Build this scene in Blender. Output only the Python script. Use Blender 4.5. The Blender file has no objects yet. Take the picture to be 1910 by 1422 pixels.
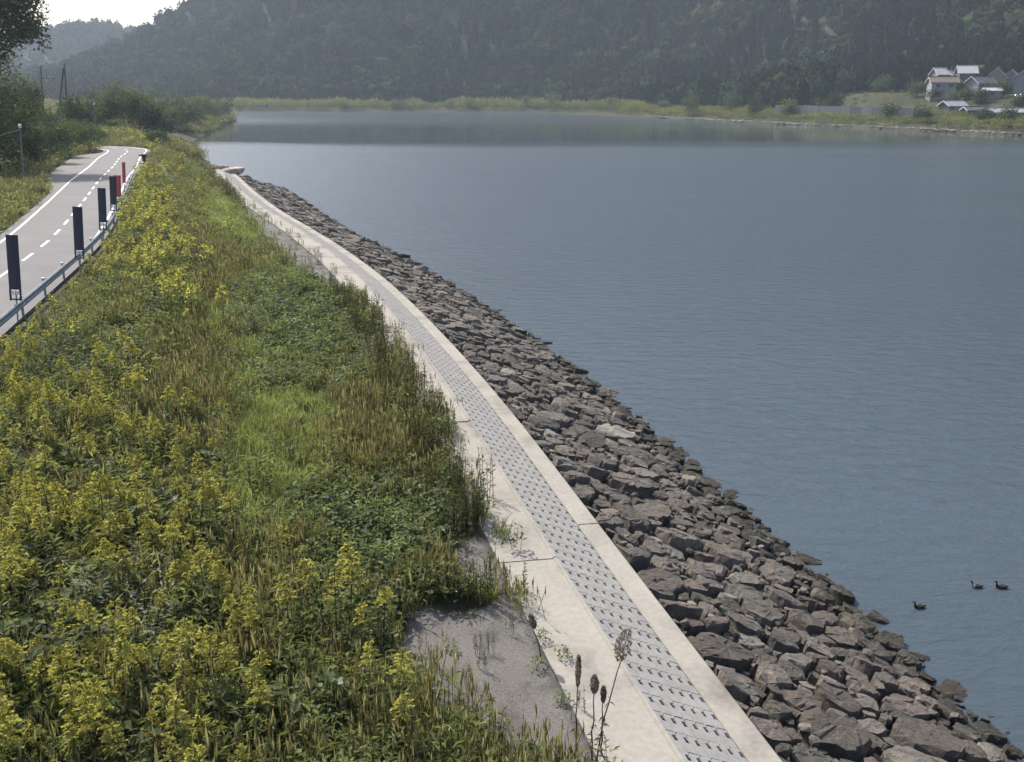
import bpy, bmesh, math, random
import numpy as np
from mathutils import Vector, Matrix, noise as mnoise

rng = np.random.default_rng(11)
random.seed(11)
R = math.radians
SC = bpy.context.scene
COL = SC.collection

# ------------------------------------------------------------------ camera
CAM_Z, F_PX, PITCH = 13.75, 1796.0, math.atan(546 / 1796.0)
cd = bpy.data.cameras.new('camera')
cam = bpy.data.objects.new('camera', cd)
COL.objects.link(cam)
cam.location = (0, 0, CAM_Z)
cam.rotation_euler = (math.pi / 2 - PITCH, 0, 0)
cd.sensor_width = 36
cd.lens = F_PX / 1910 * 36
cd.clip_start, cd.clip_end = 0.2, 6000
SC.camera = cam

# ------------------------------------------------------------------ sky, sun, exposure
SUN_AZ, SUN_EL = R(-40), R(47)          # azimuth from +Y, negative = to the left
w = bpy.data.worlds.new('World')
SC.world = w
w.use_nodes = True
nt = w.node_tree
bg = nt.nodes['Background']
sky = nt.nodes.new('ShaderNodeTexSky')
sky.sky_type = 'NISHITA'
sky.sun_disc = False
sky.sun_elevation = SUN_EL
sky.sun_rotation = SUN_AZ
sky.air_density, sky.dust_density, sky.ozone_density = 1.0, 3.0, 1.0
nt.links.new(sky.outputs[0], bg.inputs['Color'])
bg.inputs['Strength'].default_value = 0.14
sl = bpy.data.lights.new('sun', 'SUN')
sl.energy, sl.angle, sl.color = 4.4, R(0.6), (1.0, 0.95, 0.86)
sun = bpy.data.objects.new('sun', sl)
COL.objects.link(sun)
sd = Vector((math.sin(SUN_AZ) * math.cos(SUN_EL), math.cos(SUN_AZ) * math.cos(SUN_EL), math.sin(SUN_EL)))
sun.rotation_euler = sd.to_track_quat('Z', 'Y').to_euler()
sun.location = (-60, 40, 80)
SC.view_settings.view_transform = 'Standard'
SC.view_settings.look = 'None'
SC.view_settings.exposure = 0.62
SC.view_settings.gamma = 1.0
SC.view_settings.use_curve_mapping = False
SC.cycles.use_denoising = True
SC.cycles.max_bounces = 8
SC.cycles.transparent_max_bounces = 8
SC.cycles.volume_bounces = 1
SC.cycles.sample_clamp_indirect = 6.0
SC.cycles.sample_clamp_direct = 12.0
SC.cycles.caustics_reflective = False
SC.cycles.caustics_refractive = False
HAZE_DENSITY = 0.00018

# ------------------------------------------------------------------ helpers
def at(u, v, z):
    """ground position (x, y) at height z seen at a point of the 1910 px wide survey picture"""
    dx, dy = (u - 955) / F_PX, (711 - v) / F_PX
    d = (dx, math.cos(PITCH) + dy * math.sin(PITCH), -math.sin(PITCH) + dy * math.cos(PITCH))
    t = (z - CAM_Z) / d[2]
    return np.array([d[0] * t, d[1] * t])

def project(x, y, z):
    c, s = math.cos(PITCH), math.sin(PITCH)
    zz = z - CAM_Z
    depth = np.maximum(y * c - zz * s, 0.05)
    up = y * s + zz * c
    return 955 + F_PX * x / depth, 711 - F_PX * up / depth, depth

def ss(a, b, x):
    t = np.clip((x - a) / (b - a), 0, 1)
    return t * t * (3 - 2 * t)

def tag(o, label=None, cat=None, group=None, kind=None):
    if label: o['label'] = label
    if cat: o['category'] = cat
    if group: o['group'] = group
    if kind: o['kind'] = kind
    return o

def link(name, me, parent=None):
    o = bpy.data.objects.new(name, me)
    COL.objects.link(o)
    if parent is not None: o.parent = parent
    return o

def empty(name, loc, rz=0.0):
    o = bpy.data.objects.new(name, None)
    COL.objects.link(o)
    o.location = loc
    o.rotation_euler = (0, 0, rz)
    o.empty_display_size = 0.3
    return o

def copy_tree(o, parent=None):
    c = o.copy()
    COL.objects.link(c)
    c.parent = parent
    for ch in list(o.children):
        copy_tree(ch, c)
    return c

class Soup:
    """collects vertices and faces, becomes ONE mesh"""
    def __init__(s):
        s.V, s.F, s.C, s.M, s.n = [], [], [], [], 0
    def add(s, V, F, col=(1, 1, 1), mat=0):
        V = np.asarray(V, float).reshape(-1, 3)
        s.V.append(V)
        if isinstance(F, np.ndarray) and F.ndim == 2:
            s.F.append(F + s.n); nf = len(F)
        else:
            groups = {}
            for f in F: groups.setdefault(len(f), []).append(f)
            nf = 0
            for k, g in groups.items():
                s.F.append(np.array(g, int) + s.n); nf += len(g)
        c = np.asarray(col, float)
        if c.ndim == 1: c = np.tile(c, (len(V), 1))
        s.C.append(c)
        s.M.append((mat, nf))
        s.n += len(V)
    def box(s, c, h, rot=None, col=(1, 1, 1), mat=0):
        b = np.array([[-1,-1,-1],[1,-1,-1],[1,1,-1],[-1,1,-1],[-1,-1,1],[1,-1,1],[1,1,1],[-1,1,1]], float) * np.array(h)
        if rot is not None: b = b @ np.array(rot).T
        s.add(b + np.array(c), np.array([[0,3,2,1],[4,5,6,7],[0,1,5,4],[1,2,6,5],[2,3,7,6],[3,0,4,7]]), col, mat)
    def tube(s, pts, rad, k=6, col=(1, 1, 1), mat=0, cap=True):
        pts = np.asarray(pts, float)
        rad = np.broadcast_to(np.asarray(rad, float), (len(pts),))
        V = []
        for i, p in enumerate(pts):
            t = pts[min(i + 1, len(pts) - 1)] - pts[max(i - 1, 0)]
            t = t / (np.linalg.norm(t) + 1e-9)
            a = np.cross(t, (0, 0, 1) if abs(t[2]) < 0.9 else (1, 0, 0)); a /= np.linalg.norm(a)
            b = np.cross(t, a)
            for j in range(k):
                an = 2 * math.pi * j / k
                V.append(p + rad[i] * (math.cos(an) * a + math.sin(an) * b))
        F = [[i*k + j, i*k + (j+1) % k, (i+1)*k + (j+1) % k, (i+1)*k + j] for i in range(len(pts)-1) for j in range(k)]
        if cap: F += [list(range(k))[::-1], [(len(pts)-1)*k + j for j in range(k)]]
        s.add(V, F, col, mat)
    def build_mesh(s, name, mats, smooth=False):
        me = bpy.data.meshes.new(name)
        V = np.concatenate(s.V).astype(np.float32)
        C = np.concatenate(s.C).astype(np.float32)
        me.vertices.add(len(V)); me.vertices.foreach_set('co', V.ravel())
        loops = np.concatenate([f.ravel() for f in s.F]).astype(np.int32)
        cnt = np.concatenate([np.full(len(f), f.shape[1]) for f in s.F]).astype(np.int32)
        me.loops.add(len(loops)); me.loops.foreach_set('vertex_index', loops)
        start = np.concatenate([[0], np.cumsum(cnt)[:-1]]).astype(np.int32)
        me.polygons.add(len(cnt)); me.polygons.foreach_set('loop_start', start)
        mats = mats if isinstance(mats, (list, tuple)) else [mats]
        for m in mats: me.materials.append(m)
        if len(mats) > 1:
            mi = np.concatenate([np.full(n, m) for m, n in s.M]).astype(np.int32)
            me.polygons.foreach_set('material_index', mi)
        me.polygons.foreach_set('use_smooth', np.full(len(cnt), smooth))
        at_ = me.attributes.new('col', 'FLOAT_COLOR', 'POINT')
        at_.data.foreach_set('color', np.concatenate([C, np.ones((len(C), 1), np.float32)], 1).ravel())
        me.update(calc_edges=True)
        me.validate(clean_customdata=False)
        return me
    def build(s, name, mats, parent=None, smooth=False):
        return link(name, s.build_mesh(name, mats, smooth), parent)

# ------------------------------------------------------------------ materials
def newmat(name):
    m = bpy.data.materials.new(name)
    m.use_nodes = True
    t = m.node_tree
    return m, t, t.nodes['Principled BSDF']

def nd(t, typ, **kw):
    n = t.nodes.new(typ)
    for k, v in kw.items():
        if k in n.inputs: n.inputs[k].default_value = v
        else: setattr(n, k, v)
    return n

def noise_node(t, scale, detail=4, rough=0.55, vec=None, dist=0.0):
    n = t.nodes.new('ShaderNodeTexNoise')
    n.inputs['Scale'].default_value = scale
    n.inputs['Detail'].default_value = detail
    n.inputs['Roughness'].default_value = rough
    n.inputs['Distortion'].default_value = dist
    if vec is not None: t.links.new(vec, n.inputs['Vector'])
    return n

def ramp(t, fac, stops):
    r = t.nodes.new('ShaderNodeValToRGB')
    while len(r.color_ramp.elements) < len(stops): r.color_ramp.elements.new(0.5)
    for e, (p, c) in zip(r.color_ramp.elements, stops):
        e.position = p
        e.color = (*c, 1) if len(c) == 3 else c
    t.links.new(fac, r.inputs['Fac'])
    return r

def mix(t, fac, a, b, mode='MIX'):
    n = t.nodes.new('ShaderNodeMix')
    n.data_type = 'RGBA'; n.blend_type = mode; n.clamp_factor = True
    for sock, val in ((n.inputs[0], fac), (n.inputs[6], a), (n.inputs[7], b)):
        if hasattr(val, 'links'): t.links.new(val, sock)
        elif isinstance(val, (int, float)): sock.default_value = val
        else: sock.default_value = (*val, 1)
    return n.outputs[2]

def bump(t, b, height, dist, strength=1.0):
    n = t.nodes.new('ShaderNodeBump')
    n.inputs['Distance'].default_value = dist
    n.inputs['Strength'].default_value = strength
    t.links.new(height, n.inputs['Height'])
    t.links.new(n.outputs[0], b.inputs['Normal'])
    return n

def coords(t, kind='Object'):
    return t.nodes.new('ShaderNodeTexCoord').outputs[kind]

def world_pos(t):
    return t.nodes.new('ShaderNodeNewGeometry').outputs['Position']

def plain(name, color, rough=0.6, metal=0.0, var=0.15, scale=3.0, spec=0.4):
    m, t, b = newmat(name)
    n = noise_node(t, scale, 5, 0.6, coords(t))
    lo = tuple(c * (1 - var) for c in color); hi = tuple(min(1, c * (1 + var)) for c in color)
    r = ramp(t, n.outputs['Fac'], [(0.3, lo), (0.7, hi)])
    t.links.new(r.outputs[0], b.inputs['Base Color'])
    b.inputs['Roughness'].default_value = rough
    b.inputs['Metallic'].default_value = metal
    b.inputs['Specular IOR Level'].default_value = spec
    return m

def foliage_mat(name, transl=0.32, rough=0.55, var=0.25, spec=0.12):
    m, t, b = newmat(name)
    a = nd(t, 'ShaderNodeAttribute', attribute_name='col')
    n = noise_node(t, 2.3, 3, 0.6, coords(t))
    v = ramp(t, n.outputs['Fac'], [(0.3, (1 - var,) * 3), (0.7, (1 + var,) * 3)])
    c = mix(t, 1.0, a.outputs['Color'], v.outputs[0], 'MULTIPLY')
    t.links.new(c, b.inputs['Base Color'])
    b.inputs['Roughness'].default_value = rough
    b.inputs['Specular IOR Level'].default_value = spec
    tr = t.nodes.new('ShaderNodeBsdfTranslucent')
    ct = mix(t, 1.0, c, (1.1, 1.15, 0.7), 'MULTIPLY')
    t.links.new(ct, tr.inputs['Color'])
    ms = t.nodes.new('ShaderNodeMixShader')
    ms.inputs[0].default_value = transl
    out = t.nodes['Material Output']
    t.links.new(b.outputs[0], ms.inputs[1]); t.links.new(tr.outputs[0], ms.inputs[2])
    t.links.new(ms.outputs[0], out.inputs['Surface'])
    return m

M_LEAF = foliage_mat('leaf', 0.48)
M_FLOWER = foliage_mat('flower', 0.42, 0.8, 0.15)
M_TREELEAF = foliage_mat('tree_leaf', 0.22, 0.7, 0.3, 0.05)
M_WOODS = foliage_mat('hill_woods', 0.0, 0.9, 0.3, 0.0)
M_BARK = plain('bark', (0.075, 0.062, 0.05), 0.9, 0, 0.35, 4)

def concrete_mat(name, base, stain=0.5, spec=0.3, big=0.5):
    m, t, b = newmat(name)
    p = world_pos(t)
    n1 = noise_node(t, big, 6, 0.62, p, 0.6)
    n2 = noise_node(t, 7.0, 5, 0.65, p)
    n3 = noise_node(t, 60.0, 3, 0.6, p)
    d = tuple(c * (1 - 0.42 * stain) for c in base); h = tuple(min(1, c * 1.1) for c in base)
    c1 = ramp(t, n1.outputs['Fac'], [(0.28, d), (0.5, base), (0.72, h)]).outputs[0]
    c2 = ramp(t, n2.outputs['Fac'], [(0.3, (0.8, 0.8, 0.8)), (0.6, (1.05, 1.05, 1.05))]).outputs[0]
    c = mix(t, 0.75, c1, c2, 'MULTIPLY')
    c3 = ramp(t, n3.outputs['Fac'], [(0.3, (0.88, 0.88, 0.88)), (0.7, (1.06, 1.06, 1.06))]).outputs[0]
    c = mix(t, 0.8, c, c3, 'MULTIPLY')
    t.links.new(c, b.inputs['Base Color'])
    b.inputs['Roughness'].default_value = 0.88
    b.inputs['Specular IOR Level'].default_value = spec
    bump(t, b, n3.outputs['Fac'], 0.006, 0.5)
    return m

M_CONC = concrete_mat('pale_concrete', (0.300, 0.278, 0.242), 1.0)
M_BLOCK = concrete_mat('grey_block_concrete', (0.300, 0.292, 0.28), 0.35, big=1.5)
M_WALL = concrete_mat('old_wall_concrete', (0.13, 0.13, 0.135), 0.6, big=0.15)

def stone_mat(name, use_attr):
    m, t, b = newmat(name)
    p = world_pos(t)
    n1 = noise_node(t, 1.6, 6, 0.65, p, 0.8)
    n2 = noise_node(t, 9.0, 6, 0.7, p, 0.3)
    n3 = noise_node(t, 45.0, 3, 0.6, p)
    if use_attr: base = nd(t, 'ShaderNodeAttribute', attribute_name='col').outputs['Color']
    else: base = t.nodes.new('ShaderNodeObjectInfo').outputs['Color']
    v = ramp(t, n1.outputs['Fac'], [(0.25, (0.62, 0.6, 0.6)), (0.5, (1, 0.97, 0.95)), (0.72, (1.35, 1.3, 1.2))]).outputs[0]
    c = mix(t, 1.0, base, v, 'MULTIPLY')
    v2 = ramp(t, n2.outputs['Fac'], [(0.3, (0.6, 0.6, 0.62)), (0.55, (1, 1, 1)), (0.75, (1.3, 1.28, 1.22))]).outputs[0]
    c = mix(t, 0.85, c, v2, 'MULTIPLY')
    sz_ = nd(t, 'ShaderNodeSeparateXYZ'); t.links.new(p, sz_.inputs[0])
    wz = nd(t, 'ShaderNodeMath', operation='MULTIPLY_ADD'); t.links.new(n1.outputs['Fac'], wz.inputs[0]); wz.inputs[1].default_value = -0.5; t.links.new(sz_.outputs[2], wz.inputs[2])
    wet = ramp(t, wz.outputs[0], [(0.0, (0.42, 0.42, 0.38)), (0.16, (1, 1, 1))]).outputs[0]
    c = mix(t, 1.0, c, wet, 'MULTIPLY')
    t.links.new(c, b.inputs['Base Color'])
    b.inputs['Roughness'].default_value = 0.85
    b.inputs['Specular IOR Level'].default_value = 0.3
    ad = nd(t, 'ShaderNodeMath', operation='MULTIPLY_ADD')
    t.links.new(n3.outputs['Fac'], ad.inputs[0]); ad.inputs[1].default_value = 0.25
    t.links.new(n2.outputs['Fac'], ad.inputs[2])
    bump(t, b, ad.outputs[0], 0.16, 1.0)
    return m
M_STONE = stone_mat('riprap_stone', False)
M_STONE_A = stone_mat('riprap_stone_far', True)

def ground_mat():
    m, t, b = newmat('bank_soil')
    p = world_pos(t)
    a = nd(t, 'ShaderNodeAttribute', attribute_name='col')
    sep = nd(t, 'ShaderNodeSeparateColor'); t.links.new(a.outputs['Color'], sep.inputs[0])
    n1 = noise_node(t, 0.7, 6, 0.65, p, 0.5)
    n2 = noise_node(t, 22.0, 4, 0.75, p)
    soil = ramp(t, n1.outputs['Fac'], [(0.3, (0.035, 0.034, 0.018)), (0.55, (0.06, 0.055, 0.028)), (0.75, (0.1, 0.085, 0.05))]).outputs[0]
    grav = ramp(t, n2.outputs['Fac'], [(0.25, (0.085, 0.08, 0.077)), (0.5, (0.15, 0.142, 0.134)), (0.66, (0.20, 0.19, 0.176)), (0.76, (0.42, 0.40, 0.37))]).outputs[0]
    g2 = ramp(t, n1.outputs['Fac'], [(0.3, (0.8, 0.8, 0.8)), (0.7, (1.1, 1.08, 1.05))]).outputs[0]
    grav = mix(t, 1.0, grav, g2, 'MULTIPLY')
    nm = nd(t, 'ShaderNodeMath', operation='MULTIPLY_ADD')
    t.links.new(n1.outputs['Fac'], nm.inputs[0]); nm.inputs[1].default_value = 0.7
    t.links.new(sep.outputs[0], nm.inputs[2])
    k = ramp(t, nm.outputs[0], [(0.72, (0, 0, 0)), (0.98, (1, 1, 1))])
    c = mix(t, k.outputs[0], soil, grav)
    t.links.new(c, b.inputs['Base Color'])
    b.inputs['Roughness'].default_value = 0.95
    b.inputs['Specular IOR Level'].default_value = 0.2
    bump(t, b, n2.outputs['Fac'], 0.05, 0.7)
    return m
M_GROUND = ground_mat()

def asphalt_mat(name, a, bcol):
    m, t, b = newmat(name)
    p = world_pos(t)
    n1 = noise_node(t, 0.35, 5, 0.6, p, 0.4)
    n2 = noise_node(t, 40, 3, 0.7, p)
    c = ramp(t, n1.outputs['Fac'], [(0.3, a), (0.7, bcol)]).outputs[0]
    c2 = ramp(t, n2.outputs['Fac'], [(0.3, (0.8,) * 3), (0.7, (1.15,) * 3)]).outputs[0]
    t.links.new(mix(t, 1.0, c, c2, 'MULTIPLY'), b.inputs['Base Color'])
    b.inputs['Roughness'].default_value = 0.8
    b.inputs['Specular IOR Level'].default_value = 0.3
    bump(t, b, n2.outputs['Fac'], 0.01, 0.4)
    return m
M_ASPH = asphalt_mat('worn_asphalt', (0.108, 0.101, 0.104), (0.140, 0.131, 0.133))
M_PAINT = plain('road_paint', (0.72, 0.71, 0.68), 0.6, 0, 0.12, 6)
M_METAL = plain('galvanised_steel', (0.27, 0.29, 0.31), 0.6, 0.2, 0.2, 2)
M_POLE = plain('pole_concrete', (0.17, 0.17, 0.18), 0.8, 0, 0.2, 1)
M_DARKPOLE = plain('dark_pole', (0.045, 0.04, 0.045), 0.8, 0, 0.2, 1)
M_WHITE = plain('white_paint', (0.78, 0.78, 0.76), 0.4, 0, 0.05, 3)
M_NAVY = plain('dark_panel', (0.032, 0.037, 0.06), 0.5, 0, 0.2, 2)
M_RED = plain('red_panel', (0.55, 0.06, 0.085), 0.55, 0, 0.25, 5)
M_BLACK = plain('black_rubber', (0.012, 0.012, 0.014), 0.6, 0, 0.2, 2)

def water_mat():
    m, t, b = newmat('river_water')
    p = world_pos(t)
    b.inputs['Base Color'].default_value = (0.050, 0.066, 0.080, 1)
    b.inputs['IOR'].default_value = 1.333
    b.inputs['Specular IOR Level'].default_value = 0.5
    def waves(sx, sy, rz, scale, detail, rough):
        mp = t.nodes.new('ShaderNodeMapping')
        mp.inputs['Scale'].default_value = (sx, sy, 1)
        mp.inputs['Rotation'].default_value = (0, 0, rz)
        t.links.new(p, mp.inputs['Vector'])
        return noise_node(t, scale, detail, rough, mp.outputs[0], 0.3).outputs['Fac']
    w1 = waves(0.45, 1.0, R(14), 1.5, 4, 0.62)
    w2 = waves(0.6, 1.0, R(-22), 5.0, 3, 0.6)
    sm = nd(t, 'ShaderNodeMath', operation='MULTIPLY_ADD')
    t.links.new(w2, sm.inputs[0]); sm.inputs[1].default_value = 0.22
    t.links.new(w1, sm.inputs[2])
    # wind-ruffled and calm reaches of the river
    sep = nd(t, 'ShaderNodeSeparateXYZ'); t.links.new(p, sep.inputs[0])
    nb = waves(0.35, 1.0, 0, 0.012, 4, 0.6)
    wob = nd(t, 'ShaderNodeMath', operation='MULTIPLY_ADD')
    t.links.new(nb, wob.inputs[0]); wob.inputs[1].default_value = 90.0
    t.links.new(sep.outputs[1], wob.inputs[2])
    sc_ = nd(t, 'ShaderNodeMath', operation='MULTIPLY'); t.links.new(wob.outputs[0], sc_.inputs[0]); sc_.inputs[1].default_value = 0.001
    calm = ramp(t, sc_.outputs[0], [(0.05, (0.35,) * 3), (0.13, (0.9,) * 3), (0.285, (1, 1, 1)), (0.315, (0.05,) * 3), (0.41, (0.06,) * 3), (0.47, (0.6,) * 3), (0.62, (0.55,) * 3), (0.66, (0.4,) * 3)]).outputs[0]
    bp = bump(t, b, sm.outputs[0], 0.22, 1.0)
    gust = ramp(t, waves(0.3, 1.0, R(20), 0.035, 3, 0.6), [(0.35, (0.55,) * 3), (0.65, (1,) * 3)]).outputs[0]
    t.links.new(mix(t, 1.0, calm, gust, 'MULTIPLY'), bp.inputs['Strength'])
    rr = ramp(t, sc_.outputs[0], [(0.0, (0.10,) * 3), (0.12, (0.20,) * 3), (0.285, (0.25,) * 3), (0.315, (0.06,) * 3), (0.41, (0.06,) * 3), (0.47, (0.18,) * 3)]).outputs[0]
    t.links.new(rr, b.inputs['Roughness'])
    return m
M_WATER = water_mat()

# ------------------------------------------------------------------ curves that the bank follows
def smooth_curve(P, step, it=40):
    P = np.asarray(P, float)
    s = np.concatenate([[0], np.cumsum(np.linalg.norm(np.diff(P, axis=0), axis=1))])
    S = np.arange(0, s[-1], step)
    Q = np.stack([np.interp(S, s, P[:, k]) for k in range(P.shape[1])], 1)
    for _ in range(it):
        Q[1:-1] = 0.5 * Q[1:-1] + 0.25 * (Q[:-2] + Q[2:])
    return Q

def normals_left(P):
    T = np.gradient(P, axis=0)
    T /= np.linalg.norm(T, axis=1)[:, None]
    return np.stack([-T[:, 1], T[:, 0]], 1), T

BASE_PTS = [(14.5, -26), (11.4, -12), (8.0, 1), (5.6, 11), (4.4, 16), (3.4, 19.75), (2.4, 23.9), (0.49, 31.7), (-0.55, 35.7),
            (-1.95, 40.6), (-4.6, 49.5), (-8.0, 59.8), (-11.6, 69.1), (-14.6, 76.5), (-22.4, 94), (-30, 113.5), (-38.2, 136),
            (-50, 160), (-62, 184), (-78, 226), (-92, 268), (-106, 333), (-117, 390), (-128, 445)]
BASE = smooth_curve(BASE_PTS, 0.5, 120)
BN, BT = normals_left(BASE)
BS = np.concatenate([[0], np.cumsum(np.linalg.norm(np.diff(BASE, axis=0), axis=1))])
I_END = int(np.argmin(np.abs(BASE[:, 1] - 135.5)))       # the concrete stops here
S_END = BS[I_END]

ROAD_Z = 5.0
ROAD_R = smooth_curve([(-8, -20), (-13.5, 10), (-17.2, 25), (-21.4, 43), (-23.4, 51.5), (-25.4, 59), (-27.8, 66.5), (-33, 82), (-38.6, 98.3),
                       (-44.5, 117), (-49.3, 131), (-52.2, 141), (-54.6, 148), (-59, 153.5), (-67, 158), (-80, 163.5), (-100, 170), (-140, 180)], 0.5, 24)
RN, RT = normals_left(ROAD_R)
RS = np.concatenate([[0], np.cumsum(np.linalg.norm(np.diff(ROAD_R, axis=0), axis=1))])

def nearest(P, N, x, y):
    """signed offset to the left of a curve, index of the closest curve point"""
    x = np.atleast_1d(np.asarray(x, float)); y = np.atleast_1d(np.asarray(y, float))
    off, idx = np.empty(len(x)), np.empty(len(x), int)
    Q = P[::2]
    for a in range(0, len(x), 4000):
        d = (x[a:a+4000, None] - Q[None, :, 0]) ** 2 + (y[a:a+4000, None] - Q[None, :, 1]) ** 2
        i = np.argmin(d, 1) * 2
        idx[a:a+4000] = i
        off[a:a+4000] = (x[a:a+4000] - P[i, 0]) * N[i, 0] + (y[a:a+4000] - P[i, 1]) * N[i, 1]
    return off, idx

# offset of the road edge from the bank curve, per station
_off, _ = nearest(BASE, BN, ROAD_R[:, 0], ROAD_R[:, 1])
_idx = _
ROADN = np.full(len(BASE), np.nan)
for o_, i_, yy in zip(_off, _idx, ROAD_R[:, 1]):
    if yy < 150: ROADN[i_] = o_
ok = ~np.isnan(ROADN)
ROADN = np.interp(np.arange(len(BASE)), np.where(ok)[0], ROADN[ok])

def bank_z(n, i):
    n = np.asarray(n, float)
    rn = ROADN[i]
    low = np.where(n < 0, 1.95 + n * 0.33, 1.95)
    span = np.maximum(6.0, rn - 1.5 - 3.4)
    t = (n - 3.4) / span
    hi = 3.16 + 1.70 * ss(0.12, 0.95, t)
    far = BASE[i, 1] > 136.5
    natural = np.where(n < 0, 1.95 + n * 0.36, 1.95 + 1.2 * ss(0, 4.5, n))
    z = np.where(n < 3.4, np.where(far, natural, low), hi)
    return z

def ground_z(x, y):
    n, i = nearest(BASE, BN, x, y)
    return bank_z(n, i)

# world-space patches: gravel and plant communities, outlined on the ground
def poly(pts, z=4.2): return np.array([at(u, v, z) for u, v in pts])
def inside(P, x, y):
    c = np.zeros(len(x), bool)
    j = len(P) - 1
    for i in range(len(P)):
        a, b_ = P[i], P[j]
        cond = ((a[1] > y) != (b_[1] > y)) & (x < (b_[0] - a[0]) * (y - a[1]) / (b_[1] - a[1] + 1e-12) + a[0])
        c ^= cond
        j = i
    return c
G_NEAR = poly([(720, 1200), (790, 1120), (1030, 1125), (1080, 1230), (1110, 1330), (1140, 1500), (1085, 1500), (1085, 1430), (990, 1420), (860, 1350), (770, 1285)], 3.25)
G_MID = poly([(835, 1030), (850, 1005), (925, 1000), (950, 1040), (985, 1095), (930, 1110), (860, 1085)], 3.25)
G_FAR = poly([(420, 322), (445, 322), (605, 465), (680, 530), (640, 555), (560, 510), (505, 460), (460, 400), (430, 350)], 3.25)
G_BARE = poly([(285, 318), (305, 316), (335, 345), (325, 356), (300, 335)], 4.4)
P_BRIGHT = [poly([(395, 880), (410, 800), (480, 735), (585, 690), (625, 725), (620, 830), (580, 890), (470, 920)], 3.8),
            poly([(375, 440), (360, 390), (385, 345), (420, 345), (470, 400), (500, 440), (450, 450), (400, 450)], 3.7),
            poly([(400, 1010), (420, 900), (470, 910), (520, 960), (470, 1060), (420, 1070)], 3.8)]
S_YEND, Z_TOP = 135.0, 3.14
P_LIGHT = [poly([(330, 720), (350, 600), (440, 545), (500, 590), (490, 700), (420, 760), (360, 760)], 3.9), poly([(400, 480), (470, 470), (560, 480), (520, 520), (430, 560)], 3.7)]
P_BROAD = [poly([(420, 620), (480, 520), (580, 470), (640, 500), (700, 560), (720, 620), (650, 690), (560, 700), (430, 720)], 3.7),
           poly([(540, 960), (620, 890), (760, 890), (880, 900), (930, 970), (830, 1010), (760, 1110), (700, 1250), (600, 1100)], 3.6)]
P_BROWN = [poly([(270, 900), (260, 800), (330, 650), (390, 620), (400, 700), (380, 850), (330, 900)], 4.2),
           poly([(340, 560), (340, 430), (370, 430), (385, 480), (450, 490), (430, 580)], 4.0),
           poly([(610, 870), (610, 740), (690, 690), (760, 700), (800, 790), (850, 860), (880, 900), (740, 900)], 3.6),
           poly([(690, 640), (690, 570), (725, 600), (745, 660), (720, 690)], 3.6)]
P_GOLD = [poly([(-200, 1500), (-200, 760), (90, 770), (210, 790), (400, 830), (440, 960), (400, 1010), (330, 1120), (460, 1100), (480, 1250), (400, 1500)], 4.6),
          poly([(-60, 650), (60, 600), (150, 520), (220, 420), (245, 340), (285, 325), (320, 400), (350, 480), (340, 560), (260, 660), (190, 760), (-80, 770)], 4.8)]
P_DARK = [poly([(60, 690), (200, 640), (215, 740), (120, 790), (60, 760)], 4.6)]
P_SILVER = [poly([(80, 1250), (120, 1120), (230, 1060), (330, 1100), (250, 1240), (130, 1290)], 4.6)]

# ------------------------------------------------------------------ bank ground
NOFF = np.concatenate([[-22, -16, -12, -9, -7, -5, -3, -1.5, -0.4, -0.02, 0.5, 2.0, 3.35, 3.45], np.arange(3.75, 10, 0.35), np.arange(10, 30, 0.8), np.arange(30, 60, 3), [66, 80, 100, 140, 200, 300]])
st = np.concatenate([np.arange(0, int(90 / 0.5)), np.arange(180, 400, 2), np.arange(400, len(BASE), 8)])
gi, gn = np.meshgrid(st, NOFF, indexing='ij')
gx = BASE[gi, 0] + BN[gi, 0] * gn
gy = BASE[gi, 1] + BN[gi, 1] * gn
gz = bank_z(gn.ravel(), gi.ravel()).reshape(gn.shape)
jit = rng.normal(0, 0.035, gz.shape) * (gn > 3.8)
# dip the soil under the carriageway
ro, ri = nearest(ROAD_R, RN, gx.ravel(), gy.ravel())
ro = ro.reshape(gx.shape)
gz = np.where((ro > -1.6) & (ro < 9.0) & (gn > 4), np.minimum(gz, 4.84), gz) + np.where(ro > -2, 0, jit)
xs, ys = gx.ravel(), gy.ravel()
grav = np.zeros(len(xs))
for P in (G_NEAR, G_MID, G_FAR, G_BARE): grav[inside(P, xs, ys)] = 0.62
edge = ((gn.ravel() > 3) & (gn.ravel() < 4.1)); grav[edge] = np.maximum(grav[edge], 0.45)
g = Soup()
nr, nc = gz.shape
ii, jj = np.meshgrid(np.arange(nr - 1), np.arange(nc - 1), indexing='ij')
a0 = (ii * nc + jj).ravel()
g.add(np.stack([xs, ys, gz.ravel()], 1), np.stack([a0, a0 + nc, a0 + nc + 1, a0 + 1], 1)[:, ::-1], np.stack([grav] * 3, 1))
bank = g.build('ground', M_GROUND, smooth=True)
tag(bank, 'brown soil and grey gravel of the near river bank', kind='structure')

# ------------------------------------------------------------------ river
wm = Soup()
wm.add([(-1500, -60, 0), (1000, -60, 0), (1000, 1850, 0), (-1500, 1850, 0)], np.array([[0, 1, 2, 3]]))
tag(wm.build('river', M_WATER), 'wide blue grey river with light ripples', kind='structure')

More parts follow.
